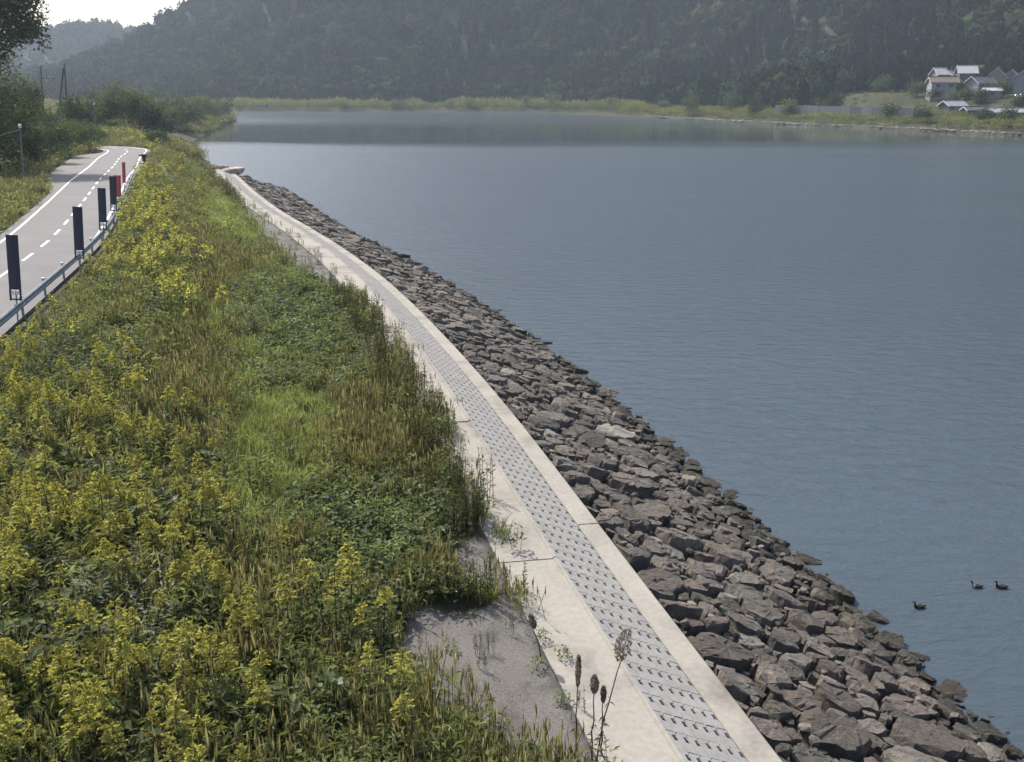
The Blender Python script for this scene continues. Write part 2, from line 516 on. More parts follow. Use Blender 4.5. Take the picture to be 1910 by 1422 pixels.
# ------------------------------------------------------------------ far bank, hills
FAR = np.array([(-900, 700), (-420, 660), (-260, 640), (-169, 622), (-116, 612), (-60, 612), (-18, 612), (18, 590), (43, 556), (58, 512), (73, 469), (92, 425), (112, 383), (137, 340), (154, 300), (176, 255), (205, 200), (250, 130), (330, 30), (420, -60)], float)
FARC = smooth_curve(FAR, 2.0, 25)
FNL, FTL = normals_left(FARC)
def far_d(x, y):
    n, i = nearest(FARC, FNL, x, y)
    # true distance, left of the curve = land
    d = np.hypot(x - FARC[i, 0], y - FARC[i, 1])
    return np.where(n > 0, d, -d)
def fbm(x, y, sc, seed=0.0, oct=4):
    out = np.zeros(len(x)); a = 1.0; tot = 0
    for k in range(oct):
        out += a * np.array([mnoise.noise((xx * sc + seed, yy * sc - seed, seed)) for xx, yy in zip(x, y)])
        tot += a; a *= 0.5; sc *= 2.1
    return out / tot
def far_z(x, y):
    x = np.asarray(x, float); y = np.asarray(y, float)
    d = far_d(x, y)
    z = np.where(d < 0, d * 0.25, 2.4 * ss(-1, 7, d))
    z = np.maximum(z, -4)
    right = ss(55, 130, x)
    z = z + right * (9.5 * ss(16, 75, d))
    A = np.interp(x, [-900, -520, -420, -335, -292, -243, -150, -20, 150, 400, 900], [18, 14, 16, 52, 74, 96, 142, 190, 215, 225, 240])
    d0 = 42 + 62 * right
    dd = (d - d0)
    spur = fbm(x, y, 0.006, 3.1, 4)
    hill = A * ss(-0.03, 1.0, dd / 300.0) * (1 + 0.22 * spur)
    hill = np.where(dd > 0, hill + 14 * spur * ss(20, 120, dd), 0)
    # farther ridge on the left
    r2 = np.interp(x, [-1300, -1000, -900, -700, -640, -590, -555, -515, -460, -400, -330], [40, 66, 74, 74, 75, 84, 86, 70, 58, 44, 10]) * np.exp(-((y - 1420) / 230) ** 2)
    r2 = r2 * (1 + 0.06 * fbm(x, y, 0.008, 9.7, 3))
    return z + np.maximum(hill, np.where(d > 60, r2, 0))
hx = np.concatenate([np.arange(-1500, -700, 40), np.arange(-700, 420, 12), np.arange(420, 1000, 40)])
hy_ = np.concatenate([np.arange(-60, 240, 30), np.arange(240, 720, 6), np.arange(720, 1100, 12), np.arange(1100, 1860, 30)])
HX, HY = np.meshgrid(hx, hy_, indexing='ij')
HZ = far_z(HX.ravel(), HY.ravel())
dfar = far_d(HX.ravel(), HY.ravel())
h = Soup()
nr, nc = HX.shape
ii, jj = np.meshgrid(np.arange(nr - 1), np.arange(nc - 1), indexing='ij')
a0 = (ii * nc + jj).ravel()
quad = np.stack([a0, a0 + nc, a0 + nc + 1, a0 + 1], 1)
keep = (dfar[quad] > -22).any(1)
h.add(np.stack([HX.ravel(), HY.ravel(), HZ], 1), quad[keep])
def hill_mat():
    m, t, b = newmat('hill_ground')
    n = noise_node(t, 0.06, 6, 0.65, world_pos(t))
    r = ramp(t, n.outputs['Fac'], [(0.3, (0.035, 0.038, 0.02)), (0.55, (0.06, 0.06, 0.034)), (0.75, (0.10, 0.09, 0.06))])
    t.links.new(r.outputs[0], b.inputs['Base Color']); b.inputs['Roughness'].default_value = 0.95
    b.inputs['Specular IOR Level'].default_value = 0.1
    return m
tag(h.build('hills', hill_mat(), smooth=True), 'steep wooded hills and low shore across the river', kind='structure')

# ------------------------------------------------------------------ road
def ribbon(P, N, offs, z, i0, i1, step=1, skirt=0.0):
    idx = list(range(i0, i1, step)) + [i1]
    V, F = [], []
    k = len(offs)
    for i in idx:
        for o in offs:
            zz = z
            V.append((P[i, 0] + N[i, 0] * o, P[i, 1] + N[i, 1] * o, zz))
    for a in range(len(idx) - 1):
        for j in range(k - 1):
            F.append([a*k + j, (a+1)*k + j, (a+1)*k + j + 1, a*k + j + 1][::-1])
    return np.array(V), F
rs = Soup()
V, F = ribbon(ROAD_R, RN, [-0.55, 2.65, 5.9], ROAD_Z, 0, len(ROAD_R) - 2, 2)
rs.add(V, F)
for o in (-0.55, 5.9):                       # side faces of the pavement
    V2, _ = ribbon(ROAD_R, RN, [o], ROAD_Z, 0, len(ROAD_R) - 2, 2)
    k = len(V2)
    rs.add(np.concatenate([V2, V2 - (0, 0, 0.3)]), [[i, i+1, k+i+1, k+i] for i in range(k - 1)])
road = tag(rs.build('road', M_ASPH), 'two lane grey asphalt road curving away along the bank', kind='structure')
def near_i(y): return int(np.argmin(np.abs(ROAD_R[:, 1] - y)))
for o0, nm in ((0.0, 'edge_line'), (5.2, 'edge_line')):
    lm = Soup(); V, F = ribbon(ROAD_R, RN, [o0, o0 + 0.16], ROAD_Z + 0.005, 0, len(ROAD_R) - 2, 1)
    lm.add(V, F); lm.build(nm, M_PAINT, road)
me0 = None
s = 18.0
while s < RS[-1] - 60:
    i0, i1 = int(s / 0.5), int((s + 2.9) / 0.5)
    lm = Soup(); V, F = ribbon(ROAD_R, RN, [2.56, 2.72], ROAD_Z + 0.005, i0, i1, 1)
    lm.add(V, F); lm.build('lane_dash', M_PAINT, road)
    s += 5.0 if ROAD_R[i0, 1] < 140 else 6.0
# paved lay-by on the far side of the carriageway
lb = Soup()
i0, i1 = near_i(86), near_i(143)
idx = np.arange(i0, i1 + 1, 2)
wd = 0.05 + 2.7 * ss(0, 0.35, np.linspace(0, 1, len(idx))) * (1 - ss(0.86, 1, np.linspace(0, 1, len(idx))))
A = ROAD_R[idx] + RN[idx] * 5.9
B = ROAD_R[idx] + RN[idx] * (5.9 + wd)[:, None]
k = len(idx)
lb.add(np.concatenate([np.c_[A, np.full(k, ROAD_Z - 0.012)], np.c_[B, np.full(k, ROAD_Z - 0.012)]]), [[i, i+1, k+i+1, k+i][::-1] for i in range(k - 1)])
tag(lb.build('lay_by', asphalt_mat('gravelly_asphalt', (0.11, 0.102, 0.098), (0.16, 0.148, 0.138))), 'gravelly paved lay-by on the far side of the road', kind='structure')

# ------------------------------------------------------------------ concrete revetment
path = empty('concrete_path', (0, 0, 0))
tag(path, 'pale concrete revetment path with grey block strip between bank and stones', kind='structure')
S0 = float(np.interp(11.3, BASE[:, 1], BS))                # one slab joint lies here
def frame_at(s):
    x = np.interp(s, BS, BASE[:, 0]); y = np.interp(s, BS, BASE[:, 1])
    nx = np.interp(s, BS, BN[:, 0]); ny = np.interp(s, BS, BN[:, 1])
    return np.array([x, y]), np.array([nx, ny])
def strip_solid(name, s0, s1, prof, mat, parent, step=1.0, dz=0.0):
    """prism along the bank; prof = closed loop of (n, z) going round"""
    sm = Soup()
    ss_ = np.linspace(s0, s1, max(2, int((s1 - s0) / step) + 1))
    k = len(prof)
    V = []
    for q in ss_:
        p, n = frame_at(q)
        for (o, z) in prof: V.append((p[0] + n[0] * o, p[1] + n[1] * o, z + dz))
    F = [[a*k + j, a*k + (j+1) % k, (a+1)*k + (j+1) % k, (a+1)*k + j] for a in range(len(ss_) - 1) for j in range(k)]
    F += [list(range(k))[::-1], [(len(ss_) - 1)*k + j for j in range(k)]]
    sm.add(V, F)
    return sm.build(name, mat, parent)
Z_BEAM, Z_LOW, Z_TOP = 2.42, 2.44, 3.14
JOINT = 0.025
SLAB_L = 10.05
s = S0 - SLAB_L * 2
while s < S_END - 1:
    e = min(s + SLAB_L, S_END)
    d = rng.normal(0, 0.008)
    strip_solid('slab', s + JOINT, e - JOINT, [(2.12, 2.6), (2.12, Z_TOP + 0.035), (2.18, Z_TOP + 0.04), (2.2, Z_TOP), (3.5, Z_TOP + 0.05), (3.5, 2.6)], M_CONC, path, 1.0, d)
    s += SLAB_L
s = S0 - SLAB_L * 2 + 3.0
while s < S_END - 1:
    e = min(s + SLAB_L, S_END)
    d = rng.normal(0, 0.008)
    strip_solid('edge_beam', s + JOINT * .8, e - JOINT * .8, [(0.0, 1.2), (0.02, Z_BEAM - 0.03), (0.05, Z_BEAM), (0.58, Z_BEAM + 0.02), (0.61, Z_BEAM - 0.01), (0.61, 1.2)], M_CONC, path, 1.0, d)
    s += SLAB_L
M_GAP = plain('dark_joint', (0.05, 0.048, 0.045), 0.95, 0, 0.3, 8)
strip_solid('bedding', S0 - 19, S_END, [(0.615, 1.6), (0.615, Z_LOW - 0.115), (2.115, Z_TOP - 0.115), (2.115, 1.6)], M_GAP, path)
# the grey slope blocks: rows of seven bars with a pocket at the upper end
ROWL, NB = 0.55, 7
slope_v = np.array([1.5, Z_TOP - Z_LOW]); SLW = np.linalg.norm(slope_v)
BW = SLW / NB
def block_proto():
    g_, L, Wd, T = 0.011, ROWL, BW, 0.12
    gr = 0.050
    # local: x along the bank (far = +), y up the slope, z = thickness
    out = [(g_, gr), (L - 0.265, gr), (L - 0.255, 0.140), (L - 0.105, 0.140), (L - 0.095, gr), (L - g_, gr), (L - g_, Wd - 0.004), (g_, Wd - 0.004)]
    k = len(out)
    V = [(x, y, 0.0) for x, y in out] + [(x, y, -T) for x, y in out]
    F = [list(range(k))] + [[i, k + i, k + (i+1) % k, (i+1) % k] for i in range(k)]
    for x0_, x1_ in ((0.002, L - 0.265), (L - 0.095, L - 0.002)):    # shallow floor of the groove, open at the pocket
        n0 = len(V)
        V += [(x0_, -0.002, -0.05), (x1_, -0.002, -0.05), (x1_, gr + 0.002, -0.05), (x0_, gr + 0.002, -0.05), (x0_, -0.002, -T), (x1_, -0.002, -T), (x1_, gr + 0.002, -T), (x0_, gr + 0.002, -T)]
        F += [[n0, n0 + 1, n0 + 2, n0 + 3], [n0 + 1, n0 + 5, n0 + 6, n0 + 2], [n0 + 4, n0, n0 + 3, n0 + 7]]
    return np.array(V, float), F
BV, BF = block_proto()
bs = Soup(); bs.add(BV, BF, (0.9, 0.9, 0.9))
block_me = bs.build_mesh('block', [M_BLOCK])
rest = Soup()
nrow = int((S_END - (S0 - 2.0)) / ROWL)
made = 0
for r_ in range(nrow):
    s = S0 - 2.0 + r_ * ROWL
    p, n = frame_at(s); p2, n2 = frame_at(s + ROWL)
    t3 = np.array([p2[0] - p[0], p2[1] - p[1], 0.0]); t3 /= np.linalg.norm(t3)
    up = np.array([n[0] * 1.5, n[1] * 1.5, Z_TOP - Z_LOW]); up /= np.linalg.norm(up)
    nn = np.cross(t3, up); nn /= np.linalg.norm(nn)
    for b_ in range(NB):
        o = np.array([p[0] + n[0] * 0.614, p[1] + n[1] * 0.614, Z_LOW]) + up * (BW * b_) + nn * rng.normal(0, 0.003)
        if made < 294 and p[1] > 11.5:
            ob = link('block', block_me, path)
            ob.matrix_world = Matrix(((t3[0], up[0], nn[0], o[0]), (t3[1], up[1], nn[1], o[1]), (t3[2], up[2], nn[2], o[2]), (0, 0, 0, 1)))
            made += 1
        else:
            rest.add(o + BV[:, :1] * t3 + BV[:, 1:2] * up + BV[:, 2:] * nn, BF)
ro_ = rest.build('block_rows', M_BLOCK, path)
ro_['kind'] = 'stuff'

# ------------------------------------------------------------------ riprap
def ico(sub):
    bm = bmesh.new(); bmesh.ops.create_icosphere(bm, subdivisions=sub, radius=1.0)
    V = np.array([v.co[:] for v in bm.verts]); F = np.array([[v.index for v in f.verts] for f in bm.faces])
    bm.free(); return V, F
ICO = {k: ico(k) for k in (1, 2, 3)}
def rock(sub, seed, cuts=11):
    rg = np.random.default_rng(seed)
    V, F = ICO[sub]; V = V.copy() * 1.25
    for _ in range(cuts):
        d = rg.normal(size=3); d /= np.linalg.norm(d)
        h_ = rg.uniform(0.55, 0.95)
        over = V @ d - h_
        V -= np.where(over > 0, over, 0)[:, None] * d * 0.97
    V *= 1 + rg.normal(0, 0.018, (len(V), 1))
    for _ in range(2):                           # broad split faces on top
        d = np.array([rg.normal(0, 0.22), rg.normal(0, 0.22), 1.0]); d /= np.linalg.norm(d)
        over = V @ d - rg.uniform(0.45, 0.65)
        V -= np.where(over > 0, over, 0)[:, None] * d * 0.95
    V *= np.array([rg.uniform(0.9, 1.2), rg.uniform(0.7, 1.0), rg.uniform(0.6, 0.85)])
    V /= np.abs(V[:, :2]).max()
    return V, F
def rock_color():
    k = rng.random()
    c = np.array([0.178, 0.160, 0.140]) if k < 0.64 else (np.array([0.186, 0.155, 0.138]) if k < 0.76 else (np.array([0.166, 0.160, 0.142]) if k < 0.94 else np.array([0.27, 0.25, 0.22])))
    return c * rng.uniform(0.62, 1.3)
stones = []
def throw(count, rlo, rhi, pack, smin, smax, tries):
    S_, N_, R_ = [a[0] for a in stones], [a[1] for a in stones], [a[2] for a in stones]
    S_, N_, R_ = list(S_), list(N_), list(R_)
    arr = np.array([S_, N_, R_]).T.reshape(-1, 3)
    new = 0
    for _ in range(tries):
        if new >= count: break
        s_, n_ = rng.uniform(smin, smax), rng.uniform(-7.75, -0.2)
        r_ = rlo + (rhi - rlo) * rng.random() ** 1.8
        if n_ + r_ * 0.75 > -0.02: continue
        if len(arr):
            q = arr[np.abs(arr[:, 0] - s_) < 2.2]
            if len(q) and (np.hypot(q[:, 0] - s_, q[:, 1] - n_) < (q[:, 2] + r_) * pack).any(): continue
        arr = np.vstack([arr, [s_, n_, r_]])
        stones.append((s_, n_, r_)); new += 1
SA = S0 - 1.5
throw(45, 0.52, 0.82, 0.84, SA, SA + 26, 3000)
throw(400, 0.34, 0.58, 0.82, SA, SA + 45, 7000)
throw(420, 0.36, 0.62, 0.84, SA + 45, S_END + 2, 7000)
throw(1500, 0.20, 0.38, 0.78, SA, S_END + 2, 14000)
throw(2600, 0.10, 0.2, 0.74, SA, S_END + 2, 18000)
riprap = empty('riprap', (0, 0, 0))
tag(riprap, 'sloping band of angular brown grey boulders along the water', kind='structure')
rocks_lo = [rock(1, 300 + k, 7) for k in range(20)]
ST = np.array(stones)
def clip_poly(P, a, b_, c):
    """keep the side a*x + b*y <= c of a convex polygon"""
    out = []
    d = [a * p[0] + b_ * p[1] - c for p in P]
    for k in range(len(P)):
        d0, d1 = d[k - 1], d[k]
        if (d0 <= 0) != (d1 <= 0):
            f = d0 / (d0 - d1)
            out.append((P[k - 1][0] + f * (P[k][0] - P[k - 1][0]), P[k - 1][1] + f * (P[k][1] - P[k - 1][1])))
        if d1 <= 0: out.append(P[k])
    return out
def cell(k):
    """outline of a stone wedged between its neighbours, in (along, across) metres about its own centre"""
    s0_, n0_, r0_ = ST[k]
    an0 = rng.uniform(0, 6.28); m = 9
    el = rng.uniform(0.85, 1.3)
    P = [(r0_ * 1.25 * el * math.cos(an0 + 6.283 * q / m) * rng.uniform(0.85, 1.1), r0_ * 1.25 / el * math.sin(an0 + 6.283 * q / m) * rng.uniform(0.85, 1.1)) for q in range(m)]
    near_ = np.where((np.abs(ST[:, 0] - s0_) < 2.6) & (np.abs(ST[:, 1] - n0_) < 2.6))[0]
    for q in near_:
        if q == k: continue
        dx, dy = ST[q, 0] - s0_, ST[q, 1] - n0_
        D2 = dx * dx + dy * dy
        if D2 > (r0_ + ST[q, 2]) ** 2 * 2.2: continue
        P = clip_poly(P, dx, dy, (D2 + r0_ ** 2 - ST[q, 2] ** 2) / 2)
        if len(P) < 3: return None
    P = clip_poly(P, 0, 1, -0.035 - n0_)
    return P if len(P) >= 3 else None
def bank_points(s_, n_, h_):
    x = np.interp(s_, BS, BASE[:, 0]); y = np.interp(s_, BS, BASE[:, 1])
    nx = np.interp(s_, BS, BN[:, 0]); ny = np.interp(s_, BS, BN[:, 1])
    over = np.maximum(0, s_ - S_END) * 0
    m_ = n_ - 0.3 * h_
    return np.stack([x + nx * m_ + over, y + ny * m_, 2.05 + n_ * 0.318 + h_ * 0.95], 1)
cands = []
for k in range(len(ST)):
    s_, n_, r_ = ST[k]
    p, n = frame_at(s_)
    x, y = p + n * n_
    u_, v_, dep = project(x, y, 2 + n_ * 0.3)
    cands.append((float(r_ / dep), k, y, -20 < u_ < 1960 and v_ < 1490))
cands.sort(key=lambda q: -q[0] * (1 if q[3] else 0.01))
far_rocks = Soup()
made = 0
for (px, k, yy, vis) in cands:
    P = cell(k)
    if P is None: continue
    s_, n_, r_ = ST[k]
    P = np.array(P)
    cen = P.mean(0)
    area = 0.5 * abs(np.dot(P[:, 0], np.roll(P[:, 1], 1)) - np.dot(P[:, 1], np.roll(P[:, 0], 1)))
    sz = math.sqrt(area)
    if sz < 0.10 or (n_ < -7.15 and sz > 0.42): continue
    fine = yy < 48 and sz > 0.32
    if fine:                                             # broken, uneven outline
        Q = []
        for q in range(len(P)):
            a, b_ = P[q - 1], P[q]
            L = np.linalg.norm(b_ - a)
            if L > 0.12: Q.append((a + b_) / 2 + (cen - (a + b_) / 2) * abs(rng.normal(0, 0.05)))
            Q.append(b_ + (cen - b_) * abs(rng.normal(0, 0.06)))
        P = np.array(Q)
    m = len(P)
    D = P - cen
    rr = np.linalg.norm(D, axis=1, keepdims=True) + 1e-6
    gap = 0.035 + 0.03 * rng.random()
    R1 = cen + D * np.maximum(0.55, 1 - gap / rr)
    tilt = rng.normal(0, 0.12, 2)
    h0 = sz * rng.uniform(0.10, 0.26) + 0.04 + (0.10 if rng.random() < 0.22 else 0)
    H1 = h0 * rng.uniform(0.3, 0.9, m) + D @ tilt * 0.7
    k2 = rng.uniform(0.72, 0.92)
    R2 = cen + D * k2 * rng.uniform(0.92, 1.06, (m, 1)) + rng.normal(0, 0.05 * sz, 2)
    H2 = h0 + (R2 - cen) @ tilt + rng.normal(0, 0.017 * sz + 0.004, m)
    R3 = cen + D * 0.36 * rng.uniform(0.7, 1.3, (m, 1)) + rng.normal(0, 0.08 * sz, 2)
    H3 = h0 * 1.05 + (R3 - cen) @ tilt + rng.normal(0, 0.014 * sz, m)
    C3 = cen + rng.normal(0, 0.07 * sz, 2)
    rings = [(cen + D * 0.94, np.full(m, -0.32)), (R1, H1), (R2, H2)] + ([(R3, H3)] if fine else [])
    XY = np.concatenate([q[0] for q in rings] + [C3[None]]); HH = np.concatenate([q[1] for q in rings] + [[h0 * 1.08]])
    V = bank_points(s_ + XY[:, 0], n_ + XY[:, 1], HH)
    F = []
    for a in range(len(rings) - 1):
        for q in range(m):
            q2 = (q + 1) % m
            F += [[a*m + q, a*m + q2, (a+1)*m + q2], [a*m + q, (a+1)*m + q2, (a+1)*m + q]]
    a = (len(rings) - 1) * m
    F += [[a + q, a + (q + 1) % m, len(V) - 1] for q in range(m)]
    # outlines run clockwise in (along, left) space on the ground: keep faces outward
    ar = sum(P[q - 1][0] * P[q][1] - P[q][0] * P[q - 1][1] for q in range(m))
    if ar < 0: F = [f[::-1] for f in F]
    c = rock_color()
    if made < 298 and vis:
        o0 = V.mean(0)
        so = Soup(); so.add(V - o0, np.array(F))
        o = so.build('stone', M_STONE, riprap); o.location = o0; o.color = (*c, 1); made += 1
    else:
        far_rocks.add(V, np.array(F), c)
# loose smaller pieces lying in the gaps and on top
for k in range(1500):
    s_, n_ = rng.uniform(SA, S_END), rng.uniform(-7.6, -0.2)
    r_ = rng.uniform(0.05, 0.17)
    V, F = rocks_lo[k % 20]
    c0 = bank_points(np.array([s_]), np.array([n_]), np.array([0.12 + r_ * 0.4]))[0]
    e = Matrix.Rotation(rng.uniform(0, 6.28), 3, 'Z') @ Matrix.Rotation(rng.normal(0.2, 0.5), 3, 'X')
    far_rocks.add((V * r_) @ np.array(e).T + c0, F, rock_color() * rng.uniform(0.9, 1.4))
fr = far_rocks.build('rubble', M_STONE_A, riprap)
fr['kind'] = 'stuff'
# rubble bed under the stones
bed = Soup()
ssr = np.arange(SA - 8, S_END + 4, 0.5)
V = []
noff = np.arange(-9.5, 0.01, 0.4)
for q in ssr:
    p, n = frame_at(min(q, S_END)); p = p + max(0, q - S_END) * np.array([n[1], -n[0]])
    for o in noff: V.append((p[0] + n[0] * o, p[1] + n[1] * o, 1.93 + o * 0.318 + rng.normal(0, 0.05)))
k = len(noff)
bed.add(V, np.array([[a*k + j, a*k + j + 1, (a+1)*k + j + 1, (a+1)*k + j] for a in range(len(ssr) - 1) for j in range(k - 1)]), (0.07, 0.06, 0.056))
bed.build('gravel_bed', M_STONE_A, riprap)

# ------------------------------------------------------------------ plants
def leaf_quads(P, D, Up, L, W, fold=0.0):
    """diamond leaves: base P, direction D, side vector from Up; returns V, F (two triangles as one quad)"""
    D = D / np.linalg.norm(D, axis=1)[:, None]
    S = np.cross(D, Up); S /= (np.linalg.norm(S, axis=1)[:, None] + 1e-9)
    L = np.broadcast_to(L, (len(P),))[:, None]; W = np.broadcast_to(W, (len(P),))[:, None]
    drop = np.zeros_like(P); drop[:, 2] = -fold
    V = np.stack([P, P + D * L * 0.45 + S * W / 2, P + D * L + drop * L, P + D * L * 0.45 - S * W / 2], 1).reshape(-1, 3)
    F = np.arange(len(P) * 4).reshape(-1, 4)
    return V, F
def rdir(n, rg, zlo=-1, zhi=1):
    a = rg.uniform(0, 2 * math.pi, n); z = rg.uniform(zlo, zhi, n)
    r = np.sqrt(1 - z * z)
    return np.stack([r * np.cos(a), r * np.sin(a), z], 1)
def vcol(c, n, rg, s=0.18, k=4):
    f = rg.normal(1, s, (n, 1)).clip(0.5, 1.6)
    return np.repeat(np.array(c) * f, k, 0)
GREEN, OLIVE, DARKG = (0.142, 0.182, 0.068), (0.190, 0.205, 0.088), (0.106, 0.134, 0.058)
BRIGHT, TAN, RUST = (0.238, 0.268, 0.112), (0.230, 0.205, 0.125), (0.175, 0.148, 0.095)
YEL = (0.46, 0.425, 0.125)
SILV = (0.30, 0.30, 0.27)

def goldenrod(seed, fine=True, h=1.5):
    rg = np.random.default_rng(seed)
    st_, pl = Soup(), Soup()
    stems = 1 if fine else 2
    for q in range(stems):
        b0 = np.array([rg.normal(0, 0.12), rg.normal(0, 0.12), 0])
        hh = h * rg.uniform(0.82, 1.08)
        lean = np.array([rg.normal(0, 0.12), rg.normal(0, 0.12), 1.0]) * hh
        st_.tube([b0, b0 + lean * 0.55, b0 + lean], [0.011, 0.009, 0.005], 3, (0.07, 0.075, 0.03), cap=False)
        nl = 34 if fine else 14
        t = rg.uniform(0.15, 0.86, nl)
        P = b0 + t[:, None] * lean
        D = rdir(nl, rg, -0.25, 0.45)
        V, F = leaf_quads(P, D, np.tile((0, 0, 1.0), (nl, 1)) + rg.normal(0, 0.3, (nl, 3)), rg.uniform(0.10, 0.19, nl), rg.uniform(0.025, 0.042, nl) * (1 if fine else 1.6), 0.25)
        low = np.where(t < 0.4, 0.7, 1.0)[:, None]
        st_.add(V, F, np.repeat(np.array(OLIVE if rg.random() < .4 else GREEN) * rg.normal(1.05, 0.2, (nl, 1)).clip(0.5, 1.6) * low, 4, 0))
        # plume: arching side branches set with florets
        ph = rg.uniform(0.36, 0.60) * hh / 1.5
        top = b0 + lean
        nb = 40 if fine else 11
        nf = 9 if fine else 3
        for k in range(nb):
            f = (k + rg.uniform(0, 1)) / nb
            base = top - np.array([0, 0, 1.0]) * ph * (1 - f) * 1.0
            ln = (0.03 + 0.17 * (1 - f) ** 0.8) * rg.uniform(0.6, 1.2)
            an = rg.uniform(0, 6.28)
            d2 = np.array([math.cos(an), math.sin(an), 0])
            tt = np.linspace(0.15, 1, nf)
            P = base + d2 * (ln * tt)[:, None] + np.stack([0 * tt, 0 * tt, ln * (0.75 * tt - 0.75 * tt ** 2)], 1)
            sz = (0.030 if fine else 0.066) * rg.uniform(0.8, 1.2, nf)
            V, F = leaf_quads(P, np.tile(d2 + (0, 0, 0.2), (nf, 1)) + rg.normal(0, 0.33, (nf, 3)), rdir(nf, rg), sz * 1.7, sz)
            pl.add(V, F, vcol(np.array(YEL) * (1 if rg.random() < 0.75 else 0.6), nf, rg, 0.22))
    return st_, pl

def weed(kind, seed):
    rg = np.random.default_rng(seed)
    s_ = Soup()
    if kind == 'grass':
        n = 46; h0 = 0.5
        P = np.c_[rg.normal(0, 0.16, n), rg.normal(0, 0.16, n), np.zeros(n)]
        hh = rg.uniform(0.5, 1.0, n) * h0
        ln = rg.normal(0, 0.35, (n, 2)) * hh[:, None]
        mid = P + np.c_[ln * 0.35, hh * 0.65]; tip = P + np.c_[ln * 1.1, hh]
        sd_ = rdir(n, rg, -0.05, 0.05) * 0.011
        V = np.stack([P - sd_, P + sd_, mid + sd_ * 0.8, mid - sd_ * 0.8, tip], 1).reshape(-1, 3)
        a = np.arange(n) * 5
        col = np.repeat(rg.normal(1, 0.2, (n, 1)).clip(.5, 1.6), 5, 0) * np.array(BRIGHT)
        s_.add(V, [f for i in a for f in ([i, i+1, i+2, i+3], [i+3, i+2, i+4])], col)
    elif kind == 'brown':
        n = 20
        P = np.c_[rg.normal(0, 0.17, n), rg.normal(0, 0.17, n), np.zeros(n)]
        hh = rg.uniform(0.5, 1.0, n) * 0.85
        tip = P + np.c_[rg.normal(0, 0.12, (n, 2)), hh]
        sd_ = rdir(n, rg, -0.05, 0.05) * 0.006
        V = np.stack([P - sd_, P + sd_, tip + sd_, tip - sd_], 1).reshape(-1, 3)
        s_.add(V, np.arange(n * 4).reshape(-1, 4), vcol((0.13, 0.12, 0.05), n, rg))
        for j in range(2):
            V, F = leaf_quads(tip - np.c_[np.zeros((n, 2)), hh * 0.30 * (1 - 0.3 * j)], np.c_[rg.normal(0, 0.1, (n, 2)), np.ones(n)], rdir(n, rg, -.1, .1), hh * 0.36, 0.03)
            s_.add(V, F, vcol(TAN if j else RUST, n, rg, 0.25))
        m = 34
        V, F = leaf_quads(np.c_[rg.normal(0, 0.17, (m, 2)), rg.uniform(0.03, 0.4, m)], rdir(m, rg, 0.0, 0.9), rdir(m, rg), rg.uniform(0.12, 0.25, m), 0.022, 0.3)
        s_.add(V, F, vcol(OLIVE, m, rg, 0.25))
    elif kind in ('broad', 'silver', 'mixed', 'dark'):
        n = 54 if kind == 'mixed' else 48
        hmax = {'broad': 0.62, 'silver': 1.0, 'mixed': 0.75, 'dark': 0.8}[kind]
        c = {'broad': GREEN, 'silver': SILV, 'mixed': OLIVE, 'dark': DARKG}[kind]
        z = hmax * (1 - rg.random(n) ** 1.6 * 0.75)
        r = 0.30 * np.sqrt(rg.random(n)); an = rg.uniform(0, 6.28, n)
        P = np.c_[r * np.cos(an), r * np.sin(an), z * (1 - 0.4 * (r / 0.3) ** 2)]
        if kind == 'mixed':
            V, F = leaf_quads(P, rdir(n, rg, 0.1, 0.95), rdir(n, rg), rg.uniform(0.12, 0.24, n), rg.uniform(0.02, 0.045, n), 0.25)
        else:
            V, F = leaf_quads(P, rdir(n, rg, -0.35, 0.3), np.tile((0, 0, 1.0), (n, 1)) + rg.normal(0, 0.35, (n, 3)), rg.uniform(0.09, 0.16, n), rg.uniform(0.06, 0.11, n) * (0.45 if kind == 'silver' else 1), 0.2)
        cc = vcol(c, n, rg, 0.28)
        if kind in ('broad', 'dark'):
            w0 = np.repeat(rg.random(n) < 0.035, 4); cc[w0] = (0.42, 0.41, 0.37)
        s_.add(V, F, cc)
        if kind == 'silver':
            m = 24
            V, F = leaf_quads(np.c_[rg.normal(0, 0.18, (m, 2)), rg.uniform(0.2, 0.9, m)], rdir(m, rg, -0.2, 0.6), rdir(m, rg), 0.17, 0.04)
            s_.add(V, F, vcol(OLIVE, m, rg))
        for k in range(4):
            b0 = np.array([rg.normal(0, 0.1), rg.normal(0, 0.1), 0])
            s_.tube([b0, b0 + (rg.normal(0, 0.08), rg.normal(0, 0.08), hmax * 0.85)], [0.008, 0.004], 3, (0.06, 0.06, 0.03), cap=False)
    elif kind == 'spike':
        n = 5
        for k in range(n):
            b0 = np.array([rg.normal(0, 0.10), rg.normal(0, 0.10), 0]); hh = rg.uniform(0.65, 1.15)
            tip = b0 + (rg.normal(0, 0.05), rg.normal(0, 0.05), hh)
            s_.tube([b0, tip], [0.008, 0.004], 3, (0.09, 0.085, 0.04), cap=False)
            m = 16
            t = rg.uniform(0.2, 0.98, m)
            P = b0 + t[:, None] * (tip - b0)
            V, F = leaf_quads(P, rdir(m, rg, 0.35, 0.9), rdir(m, rg), (0.17 - 0.10 * t) , 0.028, 0.1)
            s_.add(V, F, vcol((0.085, 0.095, 0.04) if k % 3 else (0.12, 0.10, 0.055), m, rg, 0.2))
    V = np.concatenate(s_.V); C = np.concatenate(s_.C)
    return V, s_.F, C

